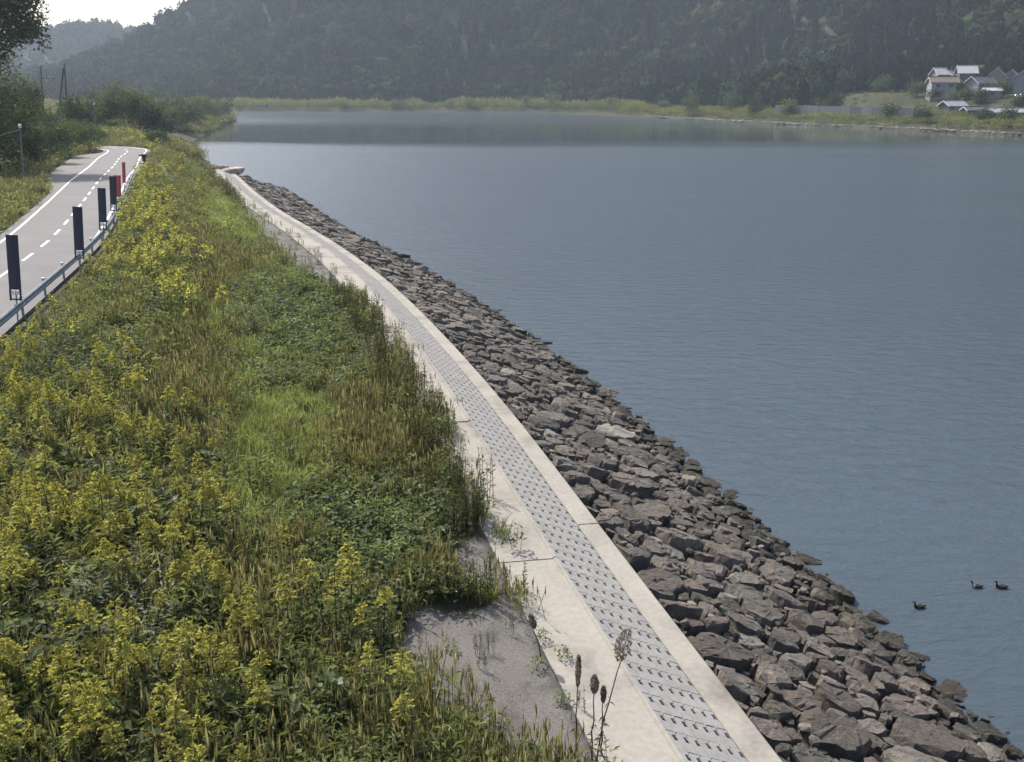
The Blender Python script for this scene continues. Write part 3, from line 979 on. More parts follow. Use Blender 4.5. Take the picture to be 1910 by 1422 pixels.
KINDS = ('grass', 'brown', 'broad', 'silver', 'mixed', 'dark', 'spike')
PROTO = {k: [weed(k, 1000 + 17 * i + KINDS.index(k)) for i in range(6)] for k in KINDS}
def gold_proto(seed):
    a, b_ = goldenrod(seed, False)
    out = Soup()
    for so in (a, b_):
        for V, F, C in zip(so.V, so.F, so.C): pass
    return a, b_
GOLD_LO = [goldenrod(50 + i, False) for i in range(6)]
GOLD_HI = [goldenrod(80 + i, True) for i in range(6)]
def flat(so):
    V = np.concatenate(so.V); C = np.concatenate(so.C)
    return V, so.F, C
def place(so, proto, x, y, z, sc, rz, tint):
    V, Fs, C = proto
    c, s_ = math.cos(rz), math.sin(rz)
    W = np.empty_like(V)
    W[:, 0] = (V[:, 0] * c - V[:, 1] * s_) * sc[0] + x
    W[:, 1] = (V[:, 0] * s_ + V[:, 1] * c) * sc[0] + y
    W[:, 2] = V[:, 2] * sc[1] + z
    so.V.append(W); so.C.append(C * tint)
    for F in Fs: so.F.append(F + so.n)
    so.M.append((0, 0)); so.n += len(V)

# candidate spots over the whole visible bank
def spots(nmax, y0, y1, dens):
    out = []
    area_n = 200000
    x = rng.uniform(-75, 6, nmax); y = rng.uniform(y0, y1, nmax)
    n, i = nearest(BASE, BN, x, y)
    ro_, _ = nearest(ROAD_R, RN, x, y)
    z = bank_z(n, i)
    u, v, d = project(x, y, z + 0.6)
    z = np.where((n > 2.3) & (n < 3.45) & (y < S_YEND), Z_TOP + 0.03, z)
    keep_ = (n > np.where((y > 18) & (y < 120), 2.95, 3.15)) & ((ro_ < -1.3)) & (u > -260) & (u < 2000) & (v < 1640) & (v > 150)
    return x[keep_], y[keep_], z[keep_], n[keep_], d[keep_], u[keep_]
def zone(polys, x, y, j=0.5):
    r = np.zeros(len(x), bool)
    xx = x + rng.normal(0, j, len(x)); yy = y + rng.normal(0, j * 1.5, len(x))
    for P in polys: r |= inside(P, xx, yy)
    return r
cover = {k: Soup() for k in ('weeds', 'grass', 'goldenrod_leaves', 'goldenrod_flowers')}
gold_spots = []
for (y0, y1, per) in ((7, 20, 16), (20, 34, 11), (34, 60, 7.0), (60, 100, 3.6), (100, 240, 1.4)):
    N_ = int(81 * (y1 - y0) * per)
    x, y, z, n, d, u = spots(N_, y0, y1, None)
    jj_ = 0.25 + d * 0.008
    zb, zw, zo = zone(P_BRIGHT, x, y, 0.5), zone(P_BROWN, x, y, 0.7), zone(P_BROAD, x, y, 0.6)
    zg, zd, zs = zone(P_GOLD, x, y, 0.6), zone(P_DARK, x, y, 0.5), zone(P_SILVER, x, y, 0.5)
    zl = zone(P_LIGHT, x, y, 0.9)
    zgrav = zone([G_NEAR, G_MID, G_FAR, G_BARE], x, y, 0.12)
    patch = np.array([mnoise.noise((a * 0.22, b_ * 0.16, 4.0)) for a, b_ in zip(x, y)])
    patch2 = np.array([mnoise.noise((a * 0.5, b_ * 0.4, 14.0)) for a, b_ in zip(x, y)])
    hroad = 1 - ss(-6.0, -1.5, nearest(ROAD_R, RN, x, y)[0]) * (1 - ss(50, 66, y))
    far_s = 1.0 + 0.5 * ss(30, 90, d) + 0.6 * ss(90, 180, d)
    for k in range(len(x)):
        if zgrav[k]:
            if rng.random() > (0.05 if y[k] < 40 else 0.22): continue
            kind = 'spike' if rng.random() < 0.5 else 'broad'
            tint, sc = 1.0, 0.5
        else:
            q = rng.random(); tint = 1.0; sc = rng.uniform(0.7, 1.3)
            edge_ = n[k] < 4.6
            if n[k] < 3.35 and rng.random() < 0.35 + 0.6 * (patch2[k] < 0.0): continue
            if edge_ and y[k] > 17 and q < 0.55: kind = 'spike'; sc *= 1.0
            elif zb[k]: kind = 'grass' if q < 0.93 else 'mixed'; sc *= 1.0
            elif zl[k] and q < 0.6: kind = 'grass'
            elif zs[k] and q < 0.5: kind = 'silver'
            elif zd[k]: kind = 'dark' if q < 0.7 else 'mixed'; tint = 0.9
            elif zg[k]: kind = 'gold' if q < ((0.32 if y[k] < 27 else 0.18) + 0.5 * patch[k]) else ('mixed' if q < 0.8 else ('dark' if q < 0.93 else 'brown')); sc *= 1.25 if kind != 'gold' else 1
            elif zo[k]: kind = 'broad' if q < 0.62 else ('mixed' if q < 0.85 else 'dark')
            elif zw[k]: kind = 'brown' if q < 0.72 else ('mixed' if q < 0.9 else 'spike')
            else:
                w_ = patch2[k]
                kind = 'mixed' if q < 0.45 else ('broad' if q < 0.62 + 0.2 * w_ else ('brown' if q < 0.84 else ('grass' if q < 0.93 else 'gold')))
                if kind == 'gold' and (n[k] < 7 or patch[k] < 0.0): kind = 'mixed'
            sc *= 0.6 + 0.4 * hroad[k]
            tint = tint * (1 + 0.22 * patch2[k] + rng.normal(0, 0.08))
        scv = (sc * far_s[k], sc * (1 + 0.25 * patch[k]) * (0.8 + 0.2 * far_s[k]))
        rz = rng.uniform(0, 6.28)
        if kind == 'gold':
            gold_spots.append((x[k], y[k], z[k], d[k], scv, rz, u[k]))
        else:
            place(cover['grass' if kind == 'grass' else 'weeds'], PROTO[kind][rng.integers(6)], x[k], y[k], z[k] - 0.02, scv, rz, tint)
gold_spots.sort(key=lambda q: q[3] if -60 < q[6] < 1970 else 1e6 + q[3])
hi_protos = []
for k in range(9):
    a, b_ = goldenrod(700 + k, True)
    hi_protos.append((a.build_mesh('goldenrod', [M_LEAF]), b_.build_mesh('flower_plume', [M_FLOWER])))
NG = 0
for q, (x, y, z, d, scv, rz, u) in enumerate(gold_spots):
    sc = 0.5 * (scv[0] + scv[1])
    if NG < 290 and -60 < u < 1970:
        a, b_ = hi_protos[q % 9]
        o = link('goldenrod', a); f = link('flower_plume', b_, o)
        o.location = (x, y, z - 0.03); o.rotation_euler = (rng.normal(0, 0.12), rng.normal(0, 0.12), rz)
        sv = rng.uniform(0.72, 1.25) * min(1.0, scv[0] + 0.1)
        o.scale = (sv, sv, sv)
        gu, gv, _g = project(x, y, z + 1.3)
        where = 'at the lower left corner of the bank' if gv > 1150 and gu < 330 else ('at the lower middle between corner and gravel patch' if gv > 1150 else ('in the stand just above the lower left corner' if gu < 330 else 'among green weeds left of the gravel patch'))
        tag(o, 'tall goldenrod with yellow plume ' + where, 'goldenrod', 'goldenrods ' + where)
        NG += 1
    else:
        a, b_ = (GOLD_HI if d < 32 else GOLD_LO)[q % 6]
        tn = rng.uniform(0.8, 1.15)
        place(cover['goldenrod_leaves'], flat(a), x, y, z - 0.03, scv, rz, tn)
        place(cover['goldenrod_flowers'], flat(b_), x, y, z - 0.03, scv, rz, tn)
for q, (u_, v_, sv, lab_) in enumerate([
        (612, 1205, 1.22, 'tall yellow goldenrod left in the clump standing alone by the gravel patch'), (648, 1190, 1.28, 'tallest yellow goldenrod in the clump standing alone by the gravel patch'),
        (632, 1215, 1.1, 'middle goldenrod in front in the clump standing alone by the gravel patch'), (675, 1185, 1.3, 'right hand tall goldenrod of the clump standing alone by the gravel patch'),
        (715, 1210, 1.0, 'shorter goldenrod just right of the lone clump by the gravel patch'), (735, 1222, 0.95, 'goldenrod with thin plume nearest the left edge of the gravel patch'),
        (715, 1395, 1.12, 'yellow goldenrod below the gravel patch, near the bottom of the view'), (762, 1418, 1.0, 'smaller goldenrod below the gravel patch, right of a taller one')]):
    x, y = at(u_, v_, 3.4); z = float(ground_z(x, y)[0])
    a, b_ = hi_protos[(q * 2 + 1) % 9]
    o = link('goldenrod', a); f = link('flower_plume', b_, o)
    o.location = (x, y, z - 0.03); o.rotation_euler = (0.03, -0.02, q * 1.3); o.scale = (sv * 1.15, sv * 1.15, sv)
    tag(o, lab_, 'goldenrod', 'goldenrods by the gravel patch')
lab = {'weeds': 'mixed green and brown weeds covering the bank', 'grass': 'bright green grass patches on the bank',
       'goldenrod_leaves': 'leafy stems of distant goldenrods on the bank', 'goldenrod_flowers': 'yellow flowers of distant goldenrods on the bank'}
for k, so in cover.items():
    tag(so.build(k, M_FLOWER if k == 'goldenrod_flowers' else M_LEAF), lab[k], 'plants', kind='stuff')

# ------------------------------------------------------------------ rough grass left of the road and on the point
rough = Soup()
for (y0, y1, x0, per) in ((40, 110, -75, 3.2), (110, 220, -140, 1.1), (220, 440, -190, 0.8)):
    N_ = int((70 - 0) * (y1 - y0) * per)
    x = rng.uniform(x0, x0 + 95, N_); y = rng.uniform(y0, y1, N_)
    n, i = nearest(BASE, BN, x, y); ro_, _ = nearest(ROAD_R, RN, x, y)
    z = bank_z(n, i); u, v, d = project(x, y, z + 0.5)
    lay = (ro_ < 6.3 + 2.75 * ss(86, 106, y) * (1 - ss(135, 143, y)))
    k_ = ((ro_ > 6.2) | ((ro_ < -1) & (y > 190))) & ~(lay & (ro_ > -1)) & (n > np.where(y > 150, -4.6, -2.5)) & (u > -250) & (u < 600)
    for a in np.where(k_)[0]:
        q = rng.random()
        kind = 'mixed' if q < 0.5 else ('brown' if q < 0.75 else ('broad' if q < 0.9 else 'grass'))
        s1 = rng.uniform(0.7, 1.1) * (1 + 0.011 * d[a])
        place(rough, PROTO[kind][rng.integers(6)], x[a], y[a], z[a] - 0.02, (s1 * 1.3, s1 * 0.75), rng.uniform(0, 6.28), rng.uniform(0.8, 1.3))
tag(rough.build('grass', M_LEAF), 'rough olive grass beside the far side of the road', 'grass', kind='stuff')

# ------------------------------------------------------------------ wooded hillsides
forest = Soup()
cv, cf = ICO[1]
crowns = []
for k in range(14):
    rg = np.random.default_rng(900 + k)
    V = cv * (1 + rg.normal(0, 0.16, (len(cv), 1)))
    conif = k >= 10
    if conif: V = V * np.array([0.55, 0.55, 1.45]) * np.where(V[:, 2:] > 0, np.array([[0.8, 0.8, 1]]), 1)
    n = 70
    D = rdir(n, rg, -0.35, 1)
    P = D * rg.uniform(0.85, 1.08, (n, 1)) * (np.array([0.55, 0.55, 1.35]) if conif else np.array([1, 1, 0.95]))
    VV, FF = leaf_quads(P, rdir(n, rg), rdir(n, rg), 0.34, 0.26)
    VV = VV - np.repeat(0, len(VV))[:, None]
    crowns.append((np.concatenate([V, VV]), cf, FF + len(V), np.concatenate([np.full((len(V), 1), 0.8), np.repeat(rg.normal(1.05, 0.25, (n, 1)).clip(.5, 1.7), 4, 0)])))
NT = 34000
tx = np.concatenate([rng.uniform(-520, 330, NT), rng.uniform(-1100, -300, 9000)])
ty = np.concatenate([rng.uniform(360, 1050, NT), rng.uniform(1000, 1520, 9000)])
_u, _v, _d = project(tx, ty, np.full(len(tx), 40.0))
k_ = (_u > -320) & (_u < 2230)
tx, ty = tx[k_], ty[k_]
td = far_d(tx, ty); right_ = ss(55, 130, tx)
k_ = td > (38 + 48 * ss(125, 170, tx))
tx, ty, td = tx[k_], ty[k_], td[k_]
tz = far_z(tx, ty)
_u, _v, _d = project(tx, ty, tz)
k_ = (_v > -330) & (_v < 230)
tx, ty, tz, td, _u = tx[k_], ty[k_], tz[k_], td[k_], _u[k_]
clump = np.array([mnoise.noise((a * 0.013, b_ * 0.013, 2.0)) for a, b_ in zip(tx, ty)])
clump2 = np.array([mnoise.noise((a * 0.05, b_ * 0.05, 7.0)) for a, b_ in zip(tx, ty)])
cell = {}
cnt = 0
for k in rng.permutation(len(tx)):
    far_ridge = ty[k] > 1060
    con = clump[k] > 0.12 + 0.2 * (tx[k] < 0)
    rr = ((3.4 + 4.2 * rng.random() ** 1.7) if not con else rng.uniform(3.6, 5.0)) * (1.35 if far_ridge else 1)
    g_ = 7.2 if not far_ridge else 9.5
    key = (int(tx[k] // g_), int(ty[k] // g_))
    if key in cell: continue
    cell[key] = 1
    kk = rng.integers(10, 14) if con else rng.integers(0, 10)
    V, F1, F2, sh = crowns[kk]
    c, s_ = math.cos(6.28 * rng.random()), 0
    an = 6.28 * rng.random(); c, s_ = math.cos(an), math.sin(an)
    W = np.stack([(V[:, 0] * c - V[:, 1] * s_) * rr + tx[k], (V[:, 0] * s_ + V[:, 1] * c) * rr + ty[k], V[:, 2] * rr * (1.5 if con else rng.uniform(0.95, 1.35)) + tz[k] + rr * 0.8], 1)
    base = np.array((0.018, 0.032, 0.019) if con else ((0.034, 0.050, 0.022) if rng.random() < 0.75 else (0.056, 0.064, 0.026)))
    base = base * 0.78 * (1 + 0.45 * clump2[k] + rng.normal(0, 0.32))
    forest.V.append(W); forest.C.append(np.maximum(base, 0.006) * sh)
    forest.F.append(F1 + forest.n); forest.F.append(F2 + forest.n); forest.M.append((0, 0)); forest.n += len(W)
    cnt += 1
tag(forest.build('woods', M_WOODS), 'dense dark woods covering the hills across the river', 'woods', kind='stuff')
print('forest trees', cnt)

# ------------------------------------------------------------------ trees and bushes
def crown_soup(seed, lobes, n, leaf, col, var=0.25):
    """leaf clumps spread through several lobes; lobes = (x, y, z, rx, rz)"""
    rg = np.random.default_rng(seed)
    so = Soup()
    vol = np.array([l[3] ** 2 * l[4] for l in lobes]); vol = vol / vol.sum()
    for l, f in zip(lobes, vol):
        m = max(30, int(n * f))
        nc_ = max(6, m // 14)                      # twigs, each with a handful of leaves
        D = rdir(nc_, rg, -0.8, 1.0)
        Cc = D * (rg.random((nc_, 1)) ** 0.45) * np.array([l[3], l[3], l[4]]) * rg.uniform(0.8, 1.12, (nc_, 1)) + np.array(l[:3])
        tone = rg.normal(1, var, (nc_, 1)).clip(0.45, 1.8)
        w_ = rg.integers(0, nc_, m)
        P = Cc[w_] + rg.normal(0, leaf * 1.35, (m, 3))
        V, F = leaf_quads(P, rdir(m, rg, -0.7, 0.6), rdir(m, rg), leaf * rg.uniform(0.8, 1.5, m), leaf * rg.uniform(0.5, 0.9, m))
        so.add(V, F, np.repeat(np.array(col) * tone[w_] * rg.normal(1, 0.12, (m, 1)), 4, 0))
    return so
def trunk_soup(seed, h, r, limbs, lean=(0, 0)):
    rg = np.random.default_rng(seed)
    so = Soup()
    pts = [np.array([0, 0, -0.3])]
    for k in range(1, 6):
        f = k / 5
        pts.append(np.array([lean[0] * f + rg.normal(0, r * 0.5), lean[1] * f + rg.normal(0, r * 0.5), h * f]))
    so.tube(pts, [r * (1 - 0.14 * k) for k in range(6)], 7)
    for (lx, ly, lz) in limbs:
        b0 = pts[3] + (pts[4] - pts[3]) * rg.random()
        md = (b0 + np.array([lx, ly, lz])) / 2 + np.array([0, 0, -0.3])
        so.tube([b0, md, (lx, ly, lz)], [r * 0.45, r * 0.3, r * 0.1], 5)
    return so
def tree(name, loc, seed, h, lobes, n, leaf, col, label, cat, group=None, r=0.2, lean=(0, 0)):
    t = empty(name, loc)
    tag(t, label, cat, group)
    top = max(l[2] for l in lobes)
    trunk_soup(seed, min(h, top * 0.85), r, [(l[0], l[1], l[2]) for l in lobes], lean).build('trunk', M_BARK, t)
    crown_soup(seed + 1, lobes, n, leaf, col).build('crown', M_TREELEAF, t)
    return t
def bush_lobes(seed, w_, h_, k=5):
    rg = np.random.default_rng(seed)
    L = [(0, 0, h_ * 0.48, w_ * 0.34, h_ * 0.46)]
    for q in range(k):
        a = rg.uniform(0, 6.28); f = rg.uniform(0.15, 0.33) * w_
        z = h_ * rg.uniform(0.25, 0.72)
        L.append((math.cos(a) * f, math.sin(a) * f, z, w_ * rg.uniform(0.16, 0.26), h_ * rg.uniform(0.18, 0.28)))
    return L
def gpt(u, v, z=4.85):
    p = at(u, v, z); return (p[0], p[1], z)
TG1, TG2, TG3 = (0.090, 0.122, 0.052), (0.124, 0.152, 0.060), (0.058, 0.080, 0.036)
# the tall tree that leans into the picture's upper left
x, y, z = gpt(-8, 317)
tree('broadleaf_tree', (x, y, z), 41, 15, [(q[0] * 1.24, q[1] * 1.24, 8.9 + (q[2] - 8.9) * 1.24, q[3] * 1.24, q[4] * 1.24) for q in [(2.6, 0, 15.4, 3.4, 2.8), (4.6, -0.6, 13.6, 2.0, 1.8), (1.0, 0.5, 17.4, 2.8, 2.2), (-1.2, 0, 14.8, 2.8, 2.3), (3.6, 0.5, 17.6, 2.2, 1.8), (5.2, 0, 16.0, 1.4, 1.2), (2.0, 0, 11.6, 1.4, 1.6), (-2.5, 0, 11.0, 2.2, 2.2), (0.2, 0, 8.8, 1.8, 2.0), (1.8, 0, 6.8, 1.6, 2.0), (0.5, 0, 13.2, 2.0, 1.6)]],
     20000, 0.33, (0.095, 0.112, 0.046), 'tall broadleaf tree with a high spreading crown by the road', 'tree', r=0.26, lean=(2.2, 0))
x, y, z = gpt(2, 340)
tree('bushy_tree', (x, y, z), 43, 8, [(0, 0, 5.2, 2.4, 4.6), (-2.4, 0, 6.5, 2.5, 4.8), (-1.2, 0.5, 9.8, 1.7, 2.6), (1.2, 0, 2.4, 1.8, 2.2), (-3.8, 0, 2.5, 2.0, 2.5)],
     6500, 0.24, TG3, 'dark dense evergreen under the tall tree at the left edge', 'tree', r=0.2)
x, y, z = gpt(26, 300)
tree('bushy_tree', (x, y, z), 46, 8, bush_lobes(46, 8.5, 11.5, 9), 7000, 0.28, TG3, 'dark dense tree behind the lamp pole, right of the leftmost evergreen', 'tree', r=0.22)
for k, (u, v, w_, h_, c, lab_) in enumerate([
        (66, 318, 4.2, 5.4, TG3, 'dark green shrub nearest the lamp pole by the lay-by'),
        (98, 306, 4.6, 5.6, TG1, 'second shrub along the lay-by, mid green and rounded'),
        (122, 295, 4.6, 5.4, TG1, 'third shrub along the lay-by, between two rounder ones'),
        (146, 284, 4.4, 4.8, TG2, 'fourth shrub along the lay-by with lighter leaves'),
        (160, 274, 5.0, 4.4, TG1, 'fifth shrub along the lay-by, low and broad'),
        (186, 268, 3.4, 2.0, TG2, 'low shrub at the far end of the lay-by in the road bend')]):
    x, y, z = gpt(u, v)
    tree('shrub', (x, y, z), 60 + 3 * k, h_ * 0.6, bush_lobes(60 + k, w_ * 1.25, h_, 6), 2600, 0.24, c, lab_, 'shrub', 'shrubs along the lay-by', 0.09)
for k, (u, v, w_, h_, c, lab_) in enumerate([
        (56, 262, 5.0, 13.0, (0.095, 0.110, 0.034), 'slender yellow green tree left of the first utility pole'),
        (70, 258, 4.0, 12.2, (0.10, 0.11, 0.034), 'slender yellow green tree touching the first utility pole'),
        (30, 268, 6.0, 11.5, TG1, 'dark broad tree behind the lamp pole at left'),
        (96, 252, 7.0, 5.6, TG2, 'bushy tree between the two utility poles'),
        (142, 250, 8.0, 8.0, TG3, 'dark tree right behind the braced utility pole'),
        (168, 250, 8.0, 8.6, TG1, 'grey green tree left of the big round tree at the bend')]):
    x, y, z = gpt(u, v)
    tree('roadside_tree', (x, y, z), 160 + 3 * k, h_ * 0.7, bush_lobes(160 + k, w_, h_, 7), 3000, 0.33, c, lab_, 'tree', 'trees beyond the road bend', 0.16)
for k, (u, v, w_, h_, c, lab_) in enumerate([
        (232, 250, 12.0, 11.6, TG2, 'big round light green tree behind the road bend'),
        (262, 249, 9.0, 9.8, TG1, 'round tree right beside the big light green one'),
        (204, 250, 7.0, 8.8, TG2, 'smaller round tree left beside the big light green one'),
        (216, 254, 5.0, 3.2, TG2, 'low light bush in front of the big round tree'),
        (285, 252, 6.0, 6.4, TG3, 'dark bush at the right foot of the round trees')]):
    x, y, z = gpt(u, v, 4.5)
    tree('round_tree', (x, y, z), 260 + 3 * k, h_ * 0.6, bush_lobes(260 + k, w_, h_, 8), 3600, 0.36, c, lab_, 'tree', 'round trees behind the bend', 0.2)
for k, (yy, n_, w_, h_, c, lab_) in enumerate([
        (236, 3, 9.5, 6.0, TG3, 'nearest dark willow on the wooded point by the water'),
        (262, 1.5, 12, 7.8, TG1, 'second willow on the wooded point'),
        (290, 1.0, 14, 9.0, TG3, 'third willow on the wooded point, dark and broad'),
        (318, 0.5, 15, 8.4, TG1, 'fourth willow on the wooded point'),
        (348, 0.5, 16, 10.2, TG2, 'fifth willow on the wooded point, paler than its neighbours'),
        (380, 0.0, 16, 9.0, TG1, 'sixth willow on the wooded point, next to the outermost'),
        (412, -0.5, 15, 8.8, TG3, 'outermost willow at the tip of the wooded point')]):
    i = int(np.argmin(np.abs(BASE[:, 1] - yy))); p = BASE[i] + BN[i] * n_
    zz = float(bank_z(np.array([n_]), np.array([i]))[0])
    tree('willow', (p[0], p[1], zz), 360 + 3 * k, h_ * 0.6, bush_lobes(360 + k, w_, h_, 8), 3200, 0.45, c, lab_, 'tree', 'willows on the point', 0.22)
    if k > 0:
        q = BASE[i] + BN[i] * (n_ + 13)
        tree('backing_willow', (q[0], q[1], 3.2), 460 + 3 * k, h_ * 0.6, bush_lobes(460 + k, w_, h_ * 1.05, 8), 2400, 0.45, TG1, 'willow of the second row behind the ' + ('second', 'third', 'fourth', 'fifth', 'sixth', 'outermost')[k - 1] + ' willow of the point', 'tree', 'willows on the point', 0.2)
x, y, z = gpt(330, 272, 2.2)
i = int(np.argmin(np.abs(BASE[:, 1] - 192)))
for k, (yy, n_, lab_) in enumerate([(196, 3, 'small dark bush at the water behind the concrete block'), (182, 5.5, 'small dark bush on the bank before the concrete block')]):
    i = int(np.argmin(np.abs(BASE[:, 1] - yy))); p = BASE[i] + BN[i] * n_
    tree('bank_bush', (p[0], p[1], 2.6), 560 + k, 2, bush_lobes(560 + k, 4.0, 3.6, 5), 1400, 0.3, TG3, lab_, 'bush', None, 0.08)

# ------------------------------------------------------------------ far shore: reeds, stones, bushes
reeds = Soup()
N_ = 9000
k0 = rng.integers(0, len(FARC), N_)
dd = rng.uniform(2.5, 36, N_) ** 1.0
x = FARC[k0, 0] + FNL[k0, 0] * dd + rng.normal(0, 1, N_); y = FARC[k0, 1] + FNL[k0, 1] * dd + rng.normal(0, 1, N_)
z = far_z(x, y); u, v, d = project(x, y, z + 1)
rp = [PROTO['mixed'][i] for i in range(6)] + [PROTO['brown'][i] for i in range(3)]
pn = np.array([mnoise.noise((a * 0.05, b_ * 0.05, 21.0)) for a, b_ in zip(x, y)])
for a in range(N_):
    if not (-200 < u[a] < 2150) or z[a] < 0.3: continue
    hh = (2.2 + 1.9 * pn[a]) * ((0.6 if dd[a] < 16 else 0.5) if x[a] > 70 else 1.25)
    if hh < 0.5: continue
    place(reeds, rp[rng.integers(9)], x[a], y[a], z[a], (5.0, hh * 2.0), rng.uniform(0, 6.28), np.array([0.95, 1.0, 0.8]) * rng.uniform(0.75, 1.25) * (1 + 0.3 * pn[a]))
N_ = 3500
k0 = rng.integers(0, len(FARC), N_); dd = rng.uniform(30, 105, N_)
x = FARC[k0, 0] + FNL[k0, 0] * dd; y = FARC[k0, 1] + FNL[k0, 1] * dd
ok_ = (x > 85) & (y > 240)
x, y = x[ok_], y[ok_]; z = far_z(x, y); u, v, d = project(x, y, z + 1)
for a in range(len(x)):
    if not (1000 < u[a] < 2150): continue
    place(reeds, rp[rng.integers(9)], x[a], y[a], z[a] - 0.05, (4.0, rng.uniform(0.8, 2.2)), rng.uniform(0, 6.28), np.array([0.75, 0.75, 0.7]) * rng.uniform(0.6, 1.2))
tag(reeds.build('reeds', M_LEAF), 'olive reeds and scrub along the far shore', 'reeds', kind='stuff')
sh = Soup()
for k in range(4200):
    i = rng.integers(0, len(FARC)); d_ = rng.uniform(-0.5, 2.4)
    p = FARC[i] + FNL[i] * d_
    if p[0] < 68 or p[1] < 120: continue
    V, F = rocks_lo[k % 20]
    sh.add(V * rng.uniform(0.2, 0.62) * (1.3, 1.3, 1) + (p[0], p[1], 0.55 + 0.12 * max(d_, 0)), F, np.array([0.40, 0.37, 0.32]) * rng.uniform(0.7, 1.2))
tag(sh.build('shore_stones', M_STONE_A), 'pale line of stones at the far waterline', 'stones', kind='stuff')
def far_pt(u, d_):
    """point on the far bank in view direction u, d_ metres behind the water's edge"""
    for D in np.arange(230, 900, 1.0):
        x_ = (u - 955) / F_PX * (0.957 * D + 2.0); y_ = D
        if far_d(x_, y_)[0] >= d_: return x_, y_, float(far_z([x_], [y_])[0])
fb = [(1030, 196, 15, 11, TG2, 'broad domed thicket on the far shore left of the centre hills'), (985, 198, 9, 7, TG1, 'small thicket left beside the broad domed thicket'), (1290, 212, 11, 11, TG1, 'tall rounded bush on the far shore, left of a pair'),
      (1365, 214, 13, 11, TG1, 'broad bush on the far shore, middle of the row of bushes'), (1410, 212, 9, 9, TG3, 'dark bush touching the broad bush of the far shore'), (1560, 204, 10, 9, TG3, 'dark bush above the retaining wall'),
      (1535, 203, 8, 7, TG1, 'lighter bush above the retaining wall left of the dark one'), (1240, 206, 8, 6, TG2, 'low bush at the left end of the pale shore stones'), (1140, 202, 10, 7, TG2, 'low bush midway along the far shore'),
      (880, 199, 12, 5, TG2, 'low light scrub clump on the far shore left of the domed thicket'), (640, 199, 16, 5, TG2, 'long low scrub clump at the far left end of the shore'), (740, 199, 14, 5, TG2, 'low scrub clump second from the far left end of the shore'),
      (1660, 206, 7, 6, TG1, 'bush at the right end of the retaining wall'), (1720, 202, 7, 6, TG3, 'dark bush in front of the white house'), (1840, 199, 6, 5, TG3, 'dark bush between the sheds of the village'), (1880, 196, 6, 6, TG1, 'green bush near the right edge of the village'), (1470, 205, 9, 8, TG2, 'light bush at the left end of the retaining wall'),
      (1708, 0, 8, 6, TG1, 'rounded garden tree left of the white house', 60), (1800, 0, 6, 4, TG1, 'garden bush below the dark house', 56), (1826, 0, 7, 5, TG3, 'dark garden tree in front of the low grey house', 50), (1868, 0, 7, 5.5, TG1, 'garden tree between the carport and the pale house', 62), (1772, 0, 5, 3.5, TG2, 'light garden bush right of the white house', 50),
      (1740, 0, 6, 4.5, TG3, 'dark garden bush at the lower left corner of the white house', 54), (1786, 0, 6, 5.5, TG3, 'dark garden tree between the white house and the low grey house', 62), (1838, 0, 6, 5, TG1, 'garden tree just left of the carport', 64), (1900, 0, 7, 5, TG3, 'dark garden tree in front of the shiny glint balls', 44), (1815, 0, 9, 8, TG1, 'tall tree standing behind the dark house', 98), (1868, 0, 10, 9, TG3, 'tall dark tree behind the pale house', 102),
      (1690, 0, 12, 10, TG3, 'dark tree at the forest edge left of the village', 96), (1730, 0, 12, 9, TG3, 'dark tree at the forest edge behind the grey house', 104), (1640, 0, 12, 9, TG1, 'tree at the forest edge above the right end of the wall', 80)]
for k, (u, v, w_, h_, c, lab_, *dd_) in enumerate(fb):
    best = far_pt(u, dd_[0] if dd_ else 7 + (k * 5) % 9 + (16 if 1500 < u < 1600 else 0))
    tree('riverside_bush', best, 640 + 3 * k, h_ * 0.6, bush_lobes(640 + k, w_, h_, 6), 1100, 0.62, c, lab_, 'bush', 'bushes along the far shore', 0.2)

# ------------------------------------------------------------------ retaining wall and village
wl = [far_pt(u, 17) for u in np.linspace(1445, 1705, 14)]
rw = empty('retaining_wall', (wl[0][0], wl[0][1], 2.0))
tag(rw, 'long dark concrete retaining wall on the far bank left of the village', 'wall')
for a, b_ in zip(wl[:-1], wl[1:]):
    so = Soup()
    A, B = np.array(a[:2]), np.array(b_[:2]); t_ = (B - A) / np.linalg.norm(B - A); n_ = np.array([-t_[1], t_[0]])
    A = A + t_ * 0.04; B = B - t_ * 0.04
    V = []
    for P in (A, B):
        for o, z_ in ((0, 1.5), (0.35, 7.0), (0.9, 7.0), (0.9, 1.5)): V.append((*(P + n_ * o), z_))
    so.add(np.array(V) - np.array([wl[0][0], wl[0][1], 2.0]), [[0, 1, 5, 4], [1, 2, 6, 5], [2, 3, 7, 6], [0, 3, 2, 1], [4, 5, 6, 7]])
    so.build('panel', M_WALL, rw)
def simple(name, c, rough=0.7, metal=0.0): return plain(name, c, rough, metal, 0.12, 0.8)
W_WHITE, W_GREY, W_TAN, W_DARK = simple('white_plaster', (0.27, 0.27, 0.275)), simple('grey_siding', (0.22, 0.22, 0.24)), simple('tan_siding', (0.30, 0.24, 0.17)), simple('dark_boards', (0.085, 0.085, 0.085))
R_METAL, R_TILE, R_BROWN, R_GREY = simple('pale_metal_roof', (0.36, 0.36, 0.37), 0.7, 0.0), simple('dark_tiles', (0.09, 0.09, 0.10), 0.6), simple('brown_tiles', (0.14, 0.105, 0.09), 0.8), simple('grey_sheet', (0.28, 0.29, 0.31), 0.55)
M_GLASS = plain('window_glass', (0.03, 0.035, 0.045), 0.12, 0, 0.1, 1, 0.6)
M_BARGE = simple('weathered_white_paint', (0.42, 0.42, 0.42))
